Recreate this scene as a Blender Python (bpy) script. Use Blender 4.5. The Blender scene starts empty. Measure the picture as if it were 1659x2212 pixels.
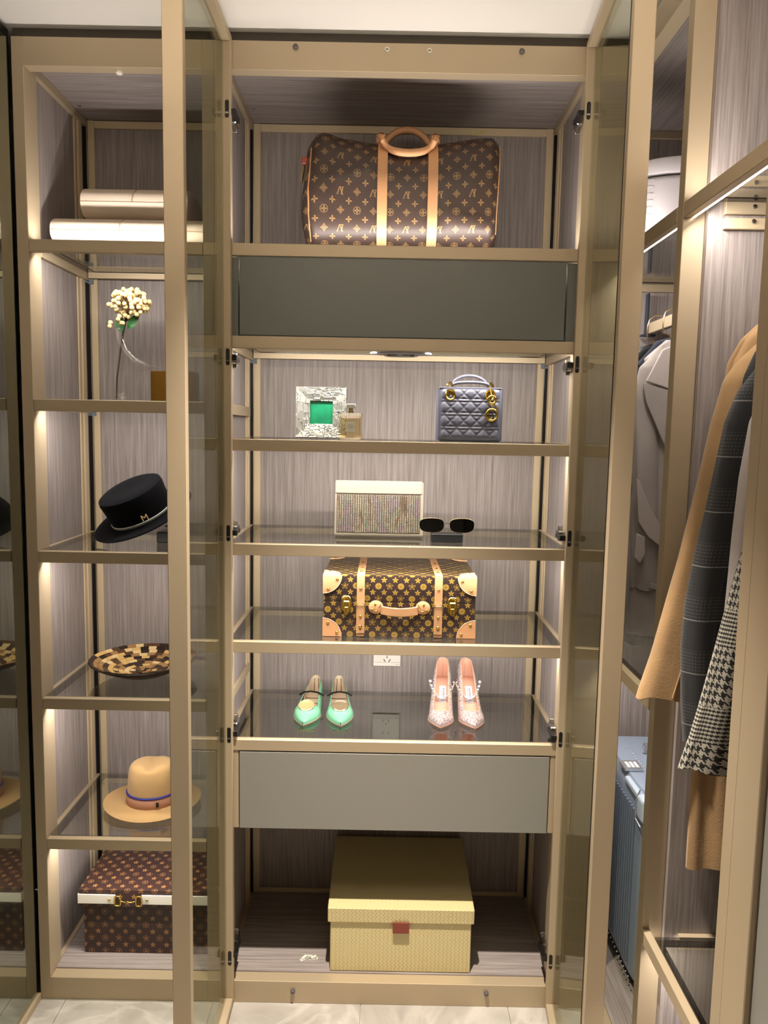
import bpy, bmesh, math, random
from math import sin, cos, pi, radians, sqrt, atan2
from mathutils import Vector, Matrix
random.seed(7)
S = bpy.context.scene
COL = S.collection

# ------------------------------------------------------------------ camera
PITCH, ROLL, DIST, CH = radians(6.15), radians(1.06), 1.96, 1.576
fw = Vector((0, cos(PITCH), -sin(PITCH)))
r0 = Vector((1, 0, 0)); u0 = r0.cross(fw)
Rv = r0*cos(ROLL) + u0*sin(ROLL); Uv = u0*cos(ROLL) - r0*sin(ROLL)
cd = bpy.data.cameras.new('camera'); cam = bpy.data.objects.new('camera', cd); COL.objects.link(cam)
M4 = Matrix((Rv, Uv, -fw)).transposed().to_4x4(); M4.translation = Vector((0, -DIST, CH))
cam.matrix_world = M4
cd.sensor_fit = 'VERTICAL'; cd.sensor_height = 36; cd.lens = 1661/2212*36; cd.clip_start = .02
S.camera = cam

# ------------------------------------------------------------------ world, lamps, exposure
w = bpy.data.worlds.new('world'); S.world = w; w.use_nodes = True
w.node_tree.nodes['Background'].inputs[0].default_value = (1, .9, .78, 1)
w.node_tree.nodes['Background'].inputs[1].default_value = .15
S.view_settings.view_transform = 'Standard'; S.view_settings.look = 'None'
S.view_settings.exposure = 0.0; S.view_settings.gamma = 1; S.view_settings.use_curve_mapping = False
S.cycles.max_bounces = 10; S.cycles.transparent_max_bounces = 24; S.cycles.sample_clamp_indirect = 3
S.cycles.caustics_reflective = False; S.cycles.caustics_refractive = False

def lamp(name, kind, loc, power, color, parent=None, rot=(0, 0, 0), size=.1, size_y=None, spread=None, blend=.6, angle=100):
    d = bpy.data.lights.new(name, kind); d.energy = power; d.color = color
    if kind == 'AREA':
        d.size = size
        if size_y: d.shape = 'RECTANGLE'; d.size_y = size_y
        if spread: d.spread = radians(spread)
    elif kind == 'SPOT':
        d.shadow_soft_size = size; d.spot_size = radians(angle); d.spot_blend = blend
    else: d.shadow_soft_size = size
    o = bpy.data.objects.new(name, d); COL.objects.link(o); o.location = loc; o.rotation_euler = rot
    if parent: o.parent = parent
    return o
WARM = (1, .89, .76); NEU = (1, .92, .85)
P_DOWN, P_FILL, P_LED, P_UP = 370, 23, 3.3, 2.6
for i, (x, y) in enumerate([(-.03, -.60), (-.1, -2.6)]):
    lamp('downlight_lamp', 'SPOT', (x, y, 2.495), P_DOWN*(1., .15)[i], WARM, size=.02, angle=64, blend=.8)
lamp('added_ceiling_fill', 'AREA', (-.15, -1.5, 2.16), P_FILL, WARM, rot=(pi, 0, 0), size=1.2, size_y=.9)  # added fill aimed upwards to brighten the ceiling, not a known lamp

# ------------------------------------------------------------------ materials
def srgb(r, g, b):
    f = lambda c: (c/255/12.92) if c/255 <= .04045 else ((c/255+.055)/1.055)**2.4
    return (f(r), f(g), f(b), 1)
class E_:
    def __init__(s, nt, v): s.nt, s.v = nt, v
    def op(s, o, *a):
        n = s.nt.nodes.new('ShaderNodeMath'); n.operation = o
        for i, x in enumerate((s,)+a):
            x = x.v if isinstance(x, E_) else x
            if isinstance(x, (int, float)): n.inputs[i].default_value = x
            else: s.nt.links.new(x, n.inputs[i])
        return E_(s.nt, n.outputs[0])
    def __add__(s, o): return s.op('ADD', o)
    __radd__ = __add__
    def __sub__(s, o): return s.op('SUBTRACT', o)
    def __rsub__(s, o): return E_(s.nt, float(o)).op('SUBTRACT', s)
    def __mul__(s, o): return s.op('MULTIPLY', o)
    __rmul__ = __mul__
    def __truediv__(s, o): return s.op('DIVIDE', o)
    def abs(s): return s.op('ABSOLUTE')
    def floor(s): return s.op('FLOOR')
    def frac(s): return s.op('FRACT')
    def mod(s, o): return s.op('FLOORED_MODULO', o)
    def lt(s, o): return s.op('LESS_THAN', o)
    def gt(s, o): return s.op('GREATER_THAN', o)
    def mx(s, o): return s.op('MAXIMUM', o)
    def mn(s, o): return s.op('MINIMUM', o)
    def pw(s, o): return s.op('POWER', o)
    def cos(s): return s.op('COSINE')
    def sin(s): return s.op('SINE')
    def sel(s, a, b): return s*a + (1-s)*b      # s is 0/1
def newmat(name):
    m = bpy.data.materials.new(name); m.use_nodes = True
    return m, m.node_tree, m.node_tree.nodes['Principled BSDF']
MATS = {}
def mat(name, col, rough=.5, metal=0., spec=.5, emit=None, estr=0, bump=0, bscale=200, var=0, vscale=20, coat=0, sheen=0, stretch=None):
    if name in MATS: return MATS[name]
    m, nt, b = newmat(name); c = srgb(*col)
    b.inputs['Base Color'].default_value = c; b.inputs['Roughness'].default_value = rough
    b.inputs['Metallic'].default_value = metal; b.inputs['Specular IOR Level'].default_value = spec
    b.inputs['Coat Weight'].default_value = coat; b.inputs['Sheen Weight'].default_value = sheen
    if emit: b.inputs['Emission Color'].default_value = emit; b.inputs['Emission Strength'].default_value = estr
    if bump or var:
        tc = nt.nodes.new('ShaderNodeTexCoord'); mp = nt.nodes.new('ShaderNodeMapping'); nt.links.new(tc.outputs['Object'], mp.inputs[0])
        if stretch: mp.inputs['Scale'].default_value = stretch
        if var:
            n = nt.nodes.new('ShaderNodeTexNoise'); n.inputs['Scale'].default_value = vscale; n.inputs['Detail'].default_value = 4
            nt.links.new(mp.outputs[0], n.inputs[0])
            r = nt.nodes.new('ShaderNodeValToRGB'); r.color_ramp.elements[0].position = .3; r.color_ramp.elements[1].position = .7
            r.color_ramp.elements[0].color = tuple(x*(1-var) for x in c[:3])+(1,); r.color_ramp.elements[1].color = tuple(min(1, x*(1+var)) for x in c[:3])+(1,)
            nt.links.new(n.outputs[0], r.inputs[0]); nt.links.new(r.outputs[0], b.inputs['Base Color'])
        if bump:
            n = nt.nodes.new('ShaderNodeTexNoise'); n.inputs['Scale'].default_value = bscale; n.inputs['Detail'].default_value = 3
            nt.links.new(mp.outputs[0], n.inputs[0])
            bp = nt.nodes.new('ShaderNodeBump'); bp.inputs['Strength'].default_value = bump; bp.inputs['Distance'].default_value = .002
            nt.links.new(n.outputs[0], bp.inputs['Height']); nt.links.new(bp.outputs[0], b.inputs['Normal'])
    MATS[name] = m; return m
def wood(name, scale, dark, light):
    m, nt, b = newmat(name)
    tc = nt.nodes.new('ShaderNodeTexCoord'); out = []
    for k, (mul, sc) in enumerate(((1, 1.0), (2.6, 1.0))):
        mp = nt.nodes.new('ShaderNodeMapping'); mp.inputs['Scale'].default_value = [s*mul for s in scale]; mp.inputs['Location'].default_value = (k*3.1, 1.7, .3)
        nt.links.new(tc.outputs['Object'], mp.inputs[0])
        n = nt.nodes.new('ShaderNodeTexNoise'); n.inputs['Scale'].default_value = sc; n.inputs['Detail'].default_value = 5; n.inputs['Roughness'].default_value = .65
        nt.links.new(mp.outputs[0], n.inputs[0]); out.append(E_(nt, n.outputs[0]))
    f = out[0]*.55 + out[1]*.45
    r = nt.nodes.new('ShaderNodeValToRGB'); e = r.color_ramp.elements
    e[0].position = .36; e[1].position = .64; e[0].color = srgb(*dark); e[1].color = srgb(*light)
    nt.links.new(f.v, r.inputs[0]); nt.links.new(r.outputs[0], b.inputs['Base Color'])
    b.inputs['Roughness'].default_value = .55
    bp = nt.nodes.new('ShaderNodeBump'); bp.inputs['Strength'].default_value = .12; bp.inputs['Distance'].default_value = .001
    nt.links.new(f.v, bp.inputs['Height']); nt.links.new(bp.outputs[0], b.inputs['Normal'])
    return m
WD, WL = (124, 114, 110), (174, 164, 160)
M_woodv = wood('wood_laminate_upright', (130, 130, 3), WD, WL)
M_woodx = wood('wood_laminate_across', (3, 130, 130), WD, WL)
def glassmix(name, tint, refl, refl_tint=(1, 1, 1), rough=0.0, fres=1.45):
    m, nt, b = newmat(name); nt.nodes.remove(b)
    o = nt.nodes['Material Output']
    t = nt.nodes.new('ShaderNodeBsdfTransparent'); t.inputs[0].default_value = (*tint, 1)
    g = nt.nodes.new('ShaderNodeBsdfGlossy'); g.inputs[0].default_value = (*refl_tint, 1); g.inputs['Roughness'].default_value = rough
    lw = nt.nodes.new('ShaderNodeLayerWeight'); lw.inputs[0].default_value = .5
    f = (E_(nt, lw.outputs['Facing']).pw(5.0)*(fres-1)*.9 + refl).mn(1.0)
    mx = nt.nodes.new('ShaderNodeMixShader'); nt.links.new(f.v, mx.inputs[0]); nt.links.new(t.outputs[0], mx.inputs[1]); nt.links.new(g.outputs[0], mx.inputs[2])
    nt.links.new(mx.outputs[0], o.inputs[0]); return m
M_shelfglass = glassmix('smoked_shelf_glass', (.74, .74, .69), .34)
M_doorglass = glassmix('tinted_door_glass', (.765, .775, .715), .10, (.9, .9, .84), fres=1.30)
M_vase = glassmix('clear_glass', (.975, .975, .975), .035, fres=1.75)
M_lens = glassmix('sunglass_lens', (.02, .02, .022), .04)
M_amber = glassmix('amber_perfume_glass', (.93, .90, .80), .07, fres=1.3)
def darkmirror():
    m, nt, b = newmat('dark_mirror_glass'); o = nt.nodes['Material Output']
    b.inputs['Base Color'].default_value = srgb(14, 15, 12); b.inputs['Roughness'].default_value = .2
    g = nt.nodes.new('ShaderNodeBsdfGlossy'); g.inputs[0].default_value = (.9, .95, .8, 1); g.inputs['Roughness'].default_value = .0
    mx = nt.nodes.new('ShaderNodeMixShader'); mx.inputs[0].default_value = .34
    nt.links.new(b.outputs[0], mx.inputs[1]); nt.links.new(g.outputs[0], mx.inputs[2]); nt.links.new(mx.outputs[0], o.inputs[0]); return m
M_mirror = darkmirror()
M_metal = mat('champagne_metal', (188, 170, 142), .45, .25, .5)
M_metal2 = mat('champagne_profile_pale', (214, 194, 160), .45, .2)
M_black = mat('plain_black', (16, 14, 15), .4)
M_border = mat('black_glass_border', (12, 11, 13), .15)
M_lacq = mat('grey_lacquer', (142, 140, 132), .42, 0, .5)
M_white = mat('white_plaster', (244, 240, 234), .8)
M_led = mat('led_light', (255, 250, 240), .5, emit=(1, .93, .84, 1), estr=9)
M_chrome = mat('chrome', (190, 190, 192), .15, 1)
M_dchrome = mat('dark_chrome', (60, 58, 58), .25, .8)
M_gold = mat('polished_gold', (232, 196, 92), .14, 1)
M_gold2 = mat('pale_gold', (222, 200, 150), .25, 1)
M_plug = mat('grey_plastic', (120, 130, 142), .5)
M_tan = mat('tan_leather', (212, 158, 112), .5, bump=.15, bscale=500)
M_tan2 = mat('natural_leather', (192, 146, 104), .5, bump=.2, bscale=600)

# ------------------------------------------------------------------ mesh helpers
ORG = {}
class MB:
    def __init__(s): s.v = []; s.f = []; s.uv = []; s.mi = []
    def face(s, idx, uv=None, m=0): s.f.append(tuple(idx)); s.uv.append(uv); s.mi.append(m)
    def box(s, x0, x1, y0, y1, z0, z1, m=0, mtx=None):
        b = len(s.v)
        P = [Vector((x, y, z)) for z in (z0, z1) for y in (y0, y1) for x in (x0, x1)]
        if mtx: P = [mtx @ p for p in P]
        s.v += [tuple(p) for p in P]
        for q in ((0, 2, 3, 1), (4, 5, 7, 6), (0, 1, 5, 4), (2, 6, 7, 3), (0, 4, 6, 2), (1, 3, 7, 5)):
            s.face([b+i for i in q], None, m)
        return s
    def grid(s, rows, closed=False, uvs=None, m=0, capa=False, capb=False):
        b = len(s.v); n = len(rows[0])
        for r in rows: s.v += [tuple(p) for p in r]
        k = n if closed else n-1
        for i in range(len(rows)-1):
            for j in range(k):
                j2 = (j+1) % n
                q = [b+i*n+j, b+i*n+j2, b+(i+1)*n+j2, b+(i+1)*n+j]
                uv = None
                if uvs:
                    jj = j+1
                    uv = [uvs(i, j), uvs(i, jj), uvs(i+1, jj), uvs(i+1, j)]
                s.face(q, uv, m)
        if capa: s.face([b+j for j in range(n)][::-1], None, m)
        if capb: s.face([b+(len(rows)-1)*n+j for j in range(n)], None, m)
        return s
    def tube(s, pts, rad, n=8, m=0, caps=True, flat=1., closed=False, up=None):
        pts = [Vector(p) for p in pts]; L = len(pts)
        if not isinstance(rad, (list, tuple)): rad = [rad]*L
        rows = []; prev = None
        for i, p in enumerate(pts):
            if closed: t = pts[(i+1) % L]-pts[i-1]
            else: t = pts[min(i+1, L-1)]-pts[max(i-1, 0)]
            t.normalize()
            a = Vector(up) if up else (prev if prev else (Vector((0, 0, 1)) if abs(t.z) < .9 else Vector((0, 1, 0))))
            x = (a - t*a.dot(t)).normalized(); y = t.cross(x); prev = x
            rows.append([p + x*cos(2*pi*j/n)*rad[i]*flat + y*sin(2*pi*j/n)*rad[i] for j in range(n)])
        if closed: rows.append(rows[0])
        return s.grid(rows, True, m=m, capa=caps and not closed, capb=caps and not closed)
    def lathe(s, prof, n=32, c=(0, 0, 0), m=0, cap=True, sx=1, sy=1):
        rows = [[(c[0]+r*sx*cos(2*pi*j/n), c[1]+r*sy*sin(2*pi*j/n), c[2]+z) for j in range(n)] for r, z in prof]
        return s.grid(rows, True, m=m, capa=cap, capb=cap)
    def sphere(s, c, r, n=8, m=0, sz=1.):
        rows = [[(c[0]+r*sin(pi*i/n)*cos(2*pi*j/n), c[1]+r*sin(pi*i/n)*sin(2*pi*j/n), c[2]-r*sz*cos(pi*i/n)) for j in range(n)] for i in range(n+1)]
        rows[0] = [(c[0]+1e-5*cos(2*pi*j/n), c[1]+1e-5*sin(2*pi*j/n), c[2]-r*sz) for j in range(n)]
        rows[-1] = [(c[0]+1e-5*cos(2*pi*j/n), c[1]+1e-5*sin(2*pi*j/n), c[2]+r*sz) for j in range(n)]
        return s.grid(rows, True, m=m)
    def poly(s, pts, depth, axis=1, m=0):
        """extrude a 2-D outline (a,b) along axis: 1 = y (pts are x,z), 2 = z (pts are x,y), 0 = x (pts are y,z); depth=(d0,d1)"""
        def P(a, b_, d): return (a, d, b_) if axis == 1 else ((a, b_, d) if axis == 2 else (d, a, b_))
        b = len(s.v); n = len(pts)
        for d in depth: s.v += [P(a, c, d) for a, c in pts]
        s.face([b+i for i in range(n)], None, m); s.face([b+n+i for i in range(n)][::-1], None, m)
        for i in range(n): s.face([b+i, b+(i+1) % n, b+n+(i+1) % n, b+n+i][::-1], None, m)
        return s
    def xf(s, mtx): s.v = [tuple(mtx @ Vector(p)) for p in s.v]; return s
    def build(s, name, mats, parent=None, smooth=False, local=True, bevel=0, label=None, seg=1, sub=0):
        me = bpy.data.meshes.new(name)
        o0 = Vector((0, 0, 0))
        if parent and not local: o0 = ORG.get(parent.name, Vector((0, 0, 0)))
        me.from_pydata([tuple(Vector(p)-o0) for p in s.v], [], s.f)
        mats = mats if isinstance(mats, (list, tuple)) else [mats]
        for mm in mats: me.materials.append(mm)
        if any(u for u in s.uv):
            ul = me.uv_layers.new(name='UVMap').data; k = 0
            for fi, f in enumerate(s.f):
                for j in range(len(f)):
                    ul[k].uv = s.uv[fi][j] if s.uv[fi] else (0, 0); k += 1
        for i, p in enumerate(me.polygons): p.material_index = s.mi[i]; p.use_smooth = smooth
        bm = bmesh.new(); bm.from_mesh(me); bmesh.ops.recalc_face_normals(bm, faces=bm.faces); bm.to_mesh(me); bm.free()
        if smooth and hasattr(me, 'set_sharp_from_angle'): me.set_sharp_from_angle(angle=radians(50))
        o = bpy.data.objects.new(name, me); COL.objects.link(o)
        if parent: o.parent = parent; ORG[o.name] = o0 if not local else Vector((0, 0, 0))
        if parent and not local: ORG[o.name] = o0
        if bevel:
            md = o.modifiers.new('bevel', 'BEVEL'); md.width = bevel; md.segments = seg; md.limit_method = 'ANGLE'
        if sub:
            md = o.modifiers.new('sub', 'SUBSURF'); md.levels = sub; md.render_levels = sub
        if label: o['label'] = label
        return o
def thing(name, label, cat, loc=(0, 0, 0), rot=(0, 0, 0), group=None):
    o = bpy.data.objects.new(name, None); COL.objects.link(o); o.location = loc; o.rotation_euler = rot
    o.empty_display_size = .05; o['label'] = label; o['category'] = cat
    if group: o['group'] = group
    ORG[o.name] = Vector(loc); return o
def tag(o, label, cat, group=None):
    o['label'] = label; o['category'] = cat
    if group: o['group'] = group
    return o
def struct(o): o['kind'] = 'structure'; return o
def B(*a, **k): return MB().box(*a, **k)
def clone(o, parent=None, **kw):
    c = o.copy(); COL.objects.link(c); c.parent = parent or o.parent
    for k, v in kw.items(): setattr(c, k, v)
    return c
def text(body, size, mtx, m, parent, name='lettering', ext=.0002, align='CENTER', space=1):
    cu = bpy.data.curves.new(name, 'FONT'); cu.body = body; cu.size = size; cu.extrude = ext; cu.align_x = align; cu.align_y = 'CENTER'; cu.space_character = space
    cu.resolution_u = 3
    t = bpy.data.objects.new('t', cu); COL.objects.link(t)
    me = bpy.data.meshes.new_from_object(t.evaluated_get(bpy.context.evaluated_depsgraph_get()))
    bpy.data.objects.remove(t); me.transform(mtx); me.materials.clear(); me.materials.append(m); me.name = name
    o = bpy.data.objects.new(name, me); COL.objects.link(o); o.parent = parent; return o
TF = lambda x, y, z: Matrix.Translation((x, y, z))
RX = lambda a: Matrix.Rotation(radians(a), 4, 'X')
RY = lambda a: Matrix.Rotation(radians(a), 4, 'Y')
RZ = lambda a: Matrix.Rotation(radians(a), 4, 'Z')

def boxes(name, L, m, parent, **k):
    return [B(*b).build(name, m, parent, **k) for b in L]

# ------------------------------------------------------------------ room shell
YB, YF, XL, XR = .50, -3.4, -1.5, 1.25
struct(B(XL, XR, YB, YB+.1, 0, 2.75).build('wall_back', M_white))
struct(B(XL, XR, YF-.1, YF, 0, 2.75).build('wall_front', M_white))
struct(B(XL-.1, XL, YF, YB, 0, 2.75).build('wall_left', M_white))
struct(B(XR, XR+.1, YF, YB, 0, 2.75).build('wall_right', M_white))
ceil = struct(B(XL, XR, YF, YB, 2.525, 2.75).build('ceiling', M_white))
def marble():
    m, nt, b = newmat('pale_marble_tile')
    tc = nt.nodes.new('ShaderNodeTexCoord')
    n = nt.nodes.new('ShaderNodeTexNoise'); n.inputs['Scale'].default_value = 5; n.inputs['Detail'].default_value = 8; n.inputs['Distortion'].default_value = 1.2
    n2 = nt.nodes.new('ShaderNodeTexNoise'); n2.inputs['Scale'].default_value = 2.3; n2.inputs['Detail'].default_value = 6; n2.inputs['Distortion'].default_value = 2
    g = nt.nodes.new('ShaderNodeNewGeometry')
    for q in (n, n2): nt.links.new(g.outputs['Position'], q.inputs[0])
    vein = (1-((E_(nt, n2.outputs[0])-.5).abs()*22).mn(1.0))*.5
    f = E_(nt, n.outputs[0])*.8+.1 + vein*.35
    r = nt.nodes.new('ShaderNodeValToRGB'); e = r.color_ramp.elements
    e[0].position = .3; e[1].position = .72; e[0].color = srgb(158, 152, 144); e[1].color = srgb(203, 198, 190)
    nt.links.new(f.v, r.inputs[0]); nt.links.new(r.outputs[0], b.inputs['Base Color']); b.inputs['Roughness'].default_value = .25
    return m
M_marble = marble(); M_grout = mat('grout', (150, 142, 132), .9)
fl = struct(B(XL, XR, YF, YB, -.1, -.004).build('floor', M_grout))
tm = None
for i in range(-4, 4):
    for j in range(-4, 1):
        x0 = -.04+i*.405; y0 = .4+(j-1)*.8
        if tm is None:
            t0 = B(.0008, .4042, .0008, .7992, -.004, 0).build('floor_tile', M_marble, fl); tm = t0; t0.location = (x0, y0, 0)
        else: clone(tm, fl, location=(x0, y0, 0))
struct(B(-.92, 1.0, .012, .03, 2.501, 2.524).build('shadow_gap_1', mat('shadow_gap_board', (70, 62, 52), .8)))  # dark colour stands for the shade in the gap below the ceiling
struct(MB().box(.60, .615, -3.3, .0, 2.501, 2.524).build('shadow_gap_2', MATS['shadow_gap_board']))
# ceiling downlights and the added uplight tray (out of the frame)
for i, (x, y) in enumerate([(-.03, -.60), (-.1, -2.6)]):
    t = thing('downlight', ['white recessed downlight just in front of the open cabinet', 'white recessed downlight at the far end of the ceiling'][i], 'ceiling light', (x, y, 2.525))
    MB().lathe([(.030, -.002), (.030, -.008), (.042, -.006), (.042, 0)], 24, cap=False).build('ring', M_white, t, True)
t = thing('added_uplight_tray', 'added out of view uplight tray that brightens the ceiling', 'ceiling light', (-.15, -1.5, 2.525))  # unseen tray added to go with the ceiling fill
B(-.62, .62, -.47, .47, -.385, -.372).build('tray', M_white, t)
for sx in (-.4, .4):
    MB().tube([(sx, 0, 0), (sx, 0, -.372)], .003).build('cord', M_chrome, t, True)

# ------------------------------------------------------------------ cabinets
HT = 2.5
def area_led(parent, x0, x1, y, z, up, power, tilt=38):
    r = (radians(180+tilt), 0, 0) if up else (radians(-0+tilt), 0, 0)
    if up: r = (radians(180-tilt), 0, 0)
    return lamp('led_lamp', 'AREA', ((x0+x1)/2, y, z), power, NEU, parent, r, size=x1-x0, size_y=.008)
def screw(parent, x, y, z, rx):
    o = MB().lathe([(.0045, 0), (.004, .0015), (.0015, .002)], 10).build('screw', M_chrome, parent, True)
    o.location = (x, y, z); o.rotation_euler = rx; return o
def cabinet(label, loc, rotz, W, shelves, pl=.029, pr=.029, depth=.41, postd=.07, top_led=True, screws=True, open_r=None, low=False):
    """shelves: list of (z, kind) kind: 'glass','lit' (led below),'top' (led up and below)"""
    c = thing('wardrobe_cabinet', label, 'wardrobe', loc, (0, 0, rotz))
    x0, x1 = .004, W-.004
    pi_, po = pl, W-pr
    B(0, pl, 0, postd, 0, HT).build('post', M_metal, c, bevel=.001)
    B(po, W, 0, postd, 0, HT).build('post', M_metal, c, bevel=.001)
    # side panels
    a, b = .016, W-.016
    B(.002, a, postd, depth+.02, .0, HT).build('side_panel', M_woodv, c)
    B(b, W-.002, postd, depth+.02, .0, HT).build('side_panel', M_woodv, c)
    for sx, s in ((a, 1), (b, -1)):
        boxes('upright_profile', [(*sorted((sx, sx+.004*s)), .325, .338, .066, 2.455), (*sorted((sx, sx+.007*s)), .346, .372, .066, 2.455)], M_metal2, c, bevel=.001)
        B(*sorted((sx-.012*s, sx+.009*s)), .395, .4095, .066, 2.46).build('black_strip', M_black, c)  # plain black strip between side panel and back frame
        B(*sorted((sx+.012*s, sx+.0135*s)), .392, .396, .066, 2.46).build('strip_bead', M_chrome, c)
        if sx == a or open_r is None: pass
        B(*sorted((sx, sx+.012*s)), postd, .40, 2.44, 2.46).build('top_side_trim', M_metal, c)
        B(*sorted((sx, sx+.012*s)), postd-.03, .40, .064, .070).build('floor_side_trim', M_metal, c)
    # back
    B(.002, W-.002, depth, depth+.02, .0, HT).build('back_panel', M_woodv, c)
    fx0, fx1 = a+.012, b-.012
    boxes('back_frame', [(fx0, fx0+.020, .402, depth, .066, 2.46), (fx1-.020, fx1, .402, depth, .066, 2.46),
          (fx0+.0202, fx1-.0202, .402, depth, 2.438, 2.459), (fx0+.0202, fx1-.0202, .402, depth, .067, .080)], M_metal2, c, bevel=.001)
    # top and bottom
    B(pi_, po, 0, .034, 2.433, HT).build('top_rail', M_metal, c, bevel=.001)
    B(a, b, .034, depth, 2.461, HT).build('top_panel', M_woodx, c)
    B(pi_, po, 0, .036, 0, .064).build('plinth', M_metal, c, bevel=.001)
    B(a, b, .036, depth, .0, .066).build('bottom_panel', M_woodx, c)
    if screws:
        for sx in (a+.03, b-.03):
            for sy in (.09, .30): screw(c, sx, sy, 2.461, (pi, 0, 0))
    for z, kind in shelves:
        sh = B(pi_+.001, po-.001, -.001, .016, z-.030, z).build('shelf', M_metal, c, bevel=.0012)
        boxes('side_rail', [(*sorted((sx, sx+.013*s)), .0705, .392, z-.028, z+.001) for sx, s in ((a, 1), (b, -1))], M_metal, sh, bevel=.0008)
        B(a+.016, b-.016, .376, .392, z-.022, z-.006).build('back_rail', M_metal2, sh)
        gx0, gx1 = a+.0145, b-.0145
        B(gx0, gx1, .0165, .392, z-.005, z+.001).build('glass', M_shelfglass, sh)
        zz = (z-.0062, z-.0052); bw = .022
        boxes('glass_border', [(gx0, gx1, .0165, .0165+.015, *zz), (gx0, gx1, .392-.018, .392, *zz), (gx0, gx0+bw, .0316, .374, *zz), (gx1-bw, gx1, .0316, .374, *zz)], M_border, sh)
        for sx, s in ((a, 1), (b, -1)):
            MB().poly([(sx+.0005*s, .373), (sx+.010*s, .373), (sx+.010*s, .393), (sx+.022*s, .393), (sx+.022*s, .4015), (sx+.0005*s, .4015)], (z-.036, z-.029), axis=2).build('corner_bracket', M_plug, sh)
            B(*sorted((sx+.0005*s, sx+.022*s)), .3932, .4013, z-.0289, z-.004).build('corner_bracket', M_plug, sh)
        lz = -.0075 if (low and 'top' in kind) else 0
        B(pi_+.004, po-.004, .0165, .0205-lz*.0, z-.0225+lz, z-.0185+lz).build('led_strip', M_led, sh)
        if 'dark' not in kind: area_led(sh, max(pi_, a)+.02, min(po, b)-.02, .028, z-.0305, False, P_LED*(po-pi_)/.85)
        if 'top' in kind:
            area_led(sh, max(pi_, a)+.02, min(po, b)-.02, .026, z+.003, True, P_UP*(po-pi_)/.85, 3)
    return c
ca = cabinet('narrow open shelf bay with hats, flower vase and patterned box on smoked glass shelves', (-.92, 0, 0), 0, .489,
             [(2.027, 'top'), (1.636, ''), (1.247, ''), (.855, ''), (.465, '')])
cb = cabinet('wide shelf bay with open glass doors holding the bags, suitcase and shoes', (-.431, 0, 0), 0, .936,
             [(2.027, 'top'), (1.802, ''), (1.545, ''), (1.276, ''), (1.018, ''), (.752, 'dark')], pl=.031, pr=.029)
cc = cabinet('corner hanging wardrobe with grey coat and pale blue suitcase beyond the right door', (.575, .43, 0), -pi/2, .83,
             [(2.027, 'top')], pr=.030, postd=.042, low=True)
cdd = cabinet('narrow hanging wardrobe with camel, plaid and houndstooth coats at right', (.575, -.401, 0), -pi/2, .374,
             [(2.027, 'top'), (.513, '')], pl=.0005, pr=.035, postd=.042, low=True)
for z in (2.013, 1.986):
    screw(cdd, .0292, .125, z, (0, pi/2, 0))
B(.016, .026, .0705, .392, 1.972, 1.993).build('side_trim', M_metal2, cdd, bevel=.001)
# shelf inside the corner wardrobe above the suitcase
sh = B(.03, .80, -.001, .016, .988, 1.018).build('shelf', M_metal, cc, bevel=.001)
B(.032, .799, .0165, .392, 1.013, 1.019).build('glass', M_shelfglass, sh)
boxes('glass_border', [(.032, .799, .0165, .036, 1.0115, 1.0125), (.032, .799, .374, .392, 1.0115, 1.0125)], M_border, sh)
B(.04, .79, .0165, .0225, .9882, .9915).build('led_strip', M_led, sh)
area_led(sh, .05, .78, .028, .9875, False, P_LED*.9)
# rails on the divider that carry the neighbouring bay's shelves
for z in (1.636, .855):
    B(.016, .024, .0705, .37, z-.03, z-.002).build('divider_rail', M_metal, cb, bevel=.001)
# filler strip in the corner
B(.936, 1.004, .0, .018, 0, HT).build('corner_filler', M_metal, cb)
# drawers in the wide bay
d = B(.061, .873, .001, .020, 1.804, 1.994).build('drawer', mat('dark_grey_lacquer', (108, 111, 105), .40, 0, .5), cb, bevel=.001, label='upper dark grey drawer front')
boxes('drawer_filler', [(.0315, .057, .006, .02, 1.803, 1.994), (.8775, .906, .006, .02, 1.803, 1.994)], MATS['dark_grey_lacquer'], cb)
boxes('drawer_wall', [(.07, .085, .0205, .37, 1.81, 1.98), (.85, .865, .0205, .37, 1.81, 1.98), (.07, .865, .3702, .385, 1.81, 1.98)], M_lacq, d)
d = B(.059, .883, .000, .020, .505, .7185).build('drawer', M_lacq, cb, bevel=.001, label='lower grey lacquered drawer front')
boxes('drawer_wall', [(.07, .085, .0205, .37, .52, .70), (.85, .865, .0205, .37, .52, .70), (.07, .865, .3702, .385, .52, .70), (.07, .865, .0205, .385, .510, .5195)], M_lacq, d)
boxes('drawer_side', [(.0315, .0565, .002, .35, .505, .7215), (.8855, .9065, .002, .35, .505, .7215)], M_metal, cb, bevel=.001)
# door stops and plastic caps on the rails
for x, z, k in ((-.233, 2.486, 0), (.311, 2.485, 0), (-.013, 2.484, 1), (.089, 2.483, 1), (-.226, .037, 2), (.305, .041, 2)):
    if k == 1:
        o = MB().lathe([(.007, 0), (.006, .003), (.002, .0035)], 14).build('cover_cap', mat('cream_plastic', (232, 225, 205), .5), cb, True)
        B(-.0028, .0028, -.001, .001, .0034, .004).build('slot', M_black, o)
    else:
        o = MB().lathe([(.0062, 0), (.0062, .006), (.0035, .010)], 12).build('door_stop', mat('grey_rubber', (88, 84, 86), .6), cb, True)
    o.location = (x+.431, 0, z); o.rotation_euler = (pi/2, 0, 0)
o = MB().lathe([(.009, 0), (.009, .006), (.006, .009)], 14).build('cover_cap', MATS['cream_plastic'], ca, True); o.location = (.255, .017, 2.433); o.rotation_euler = (pi, 0, 0)
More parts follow.
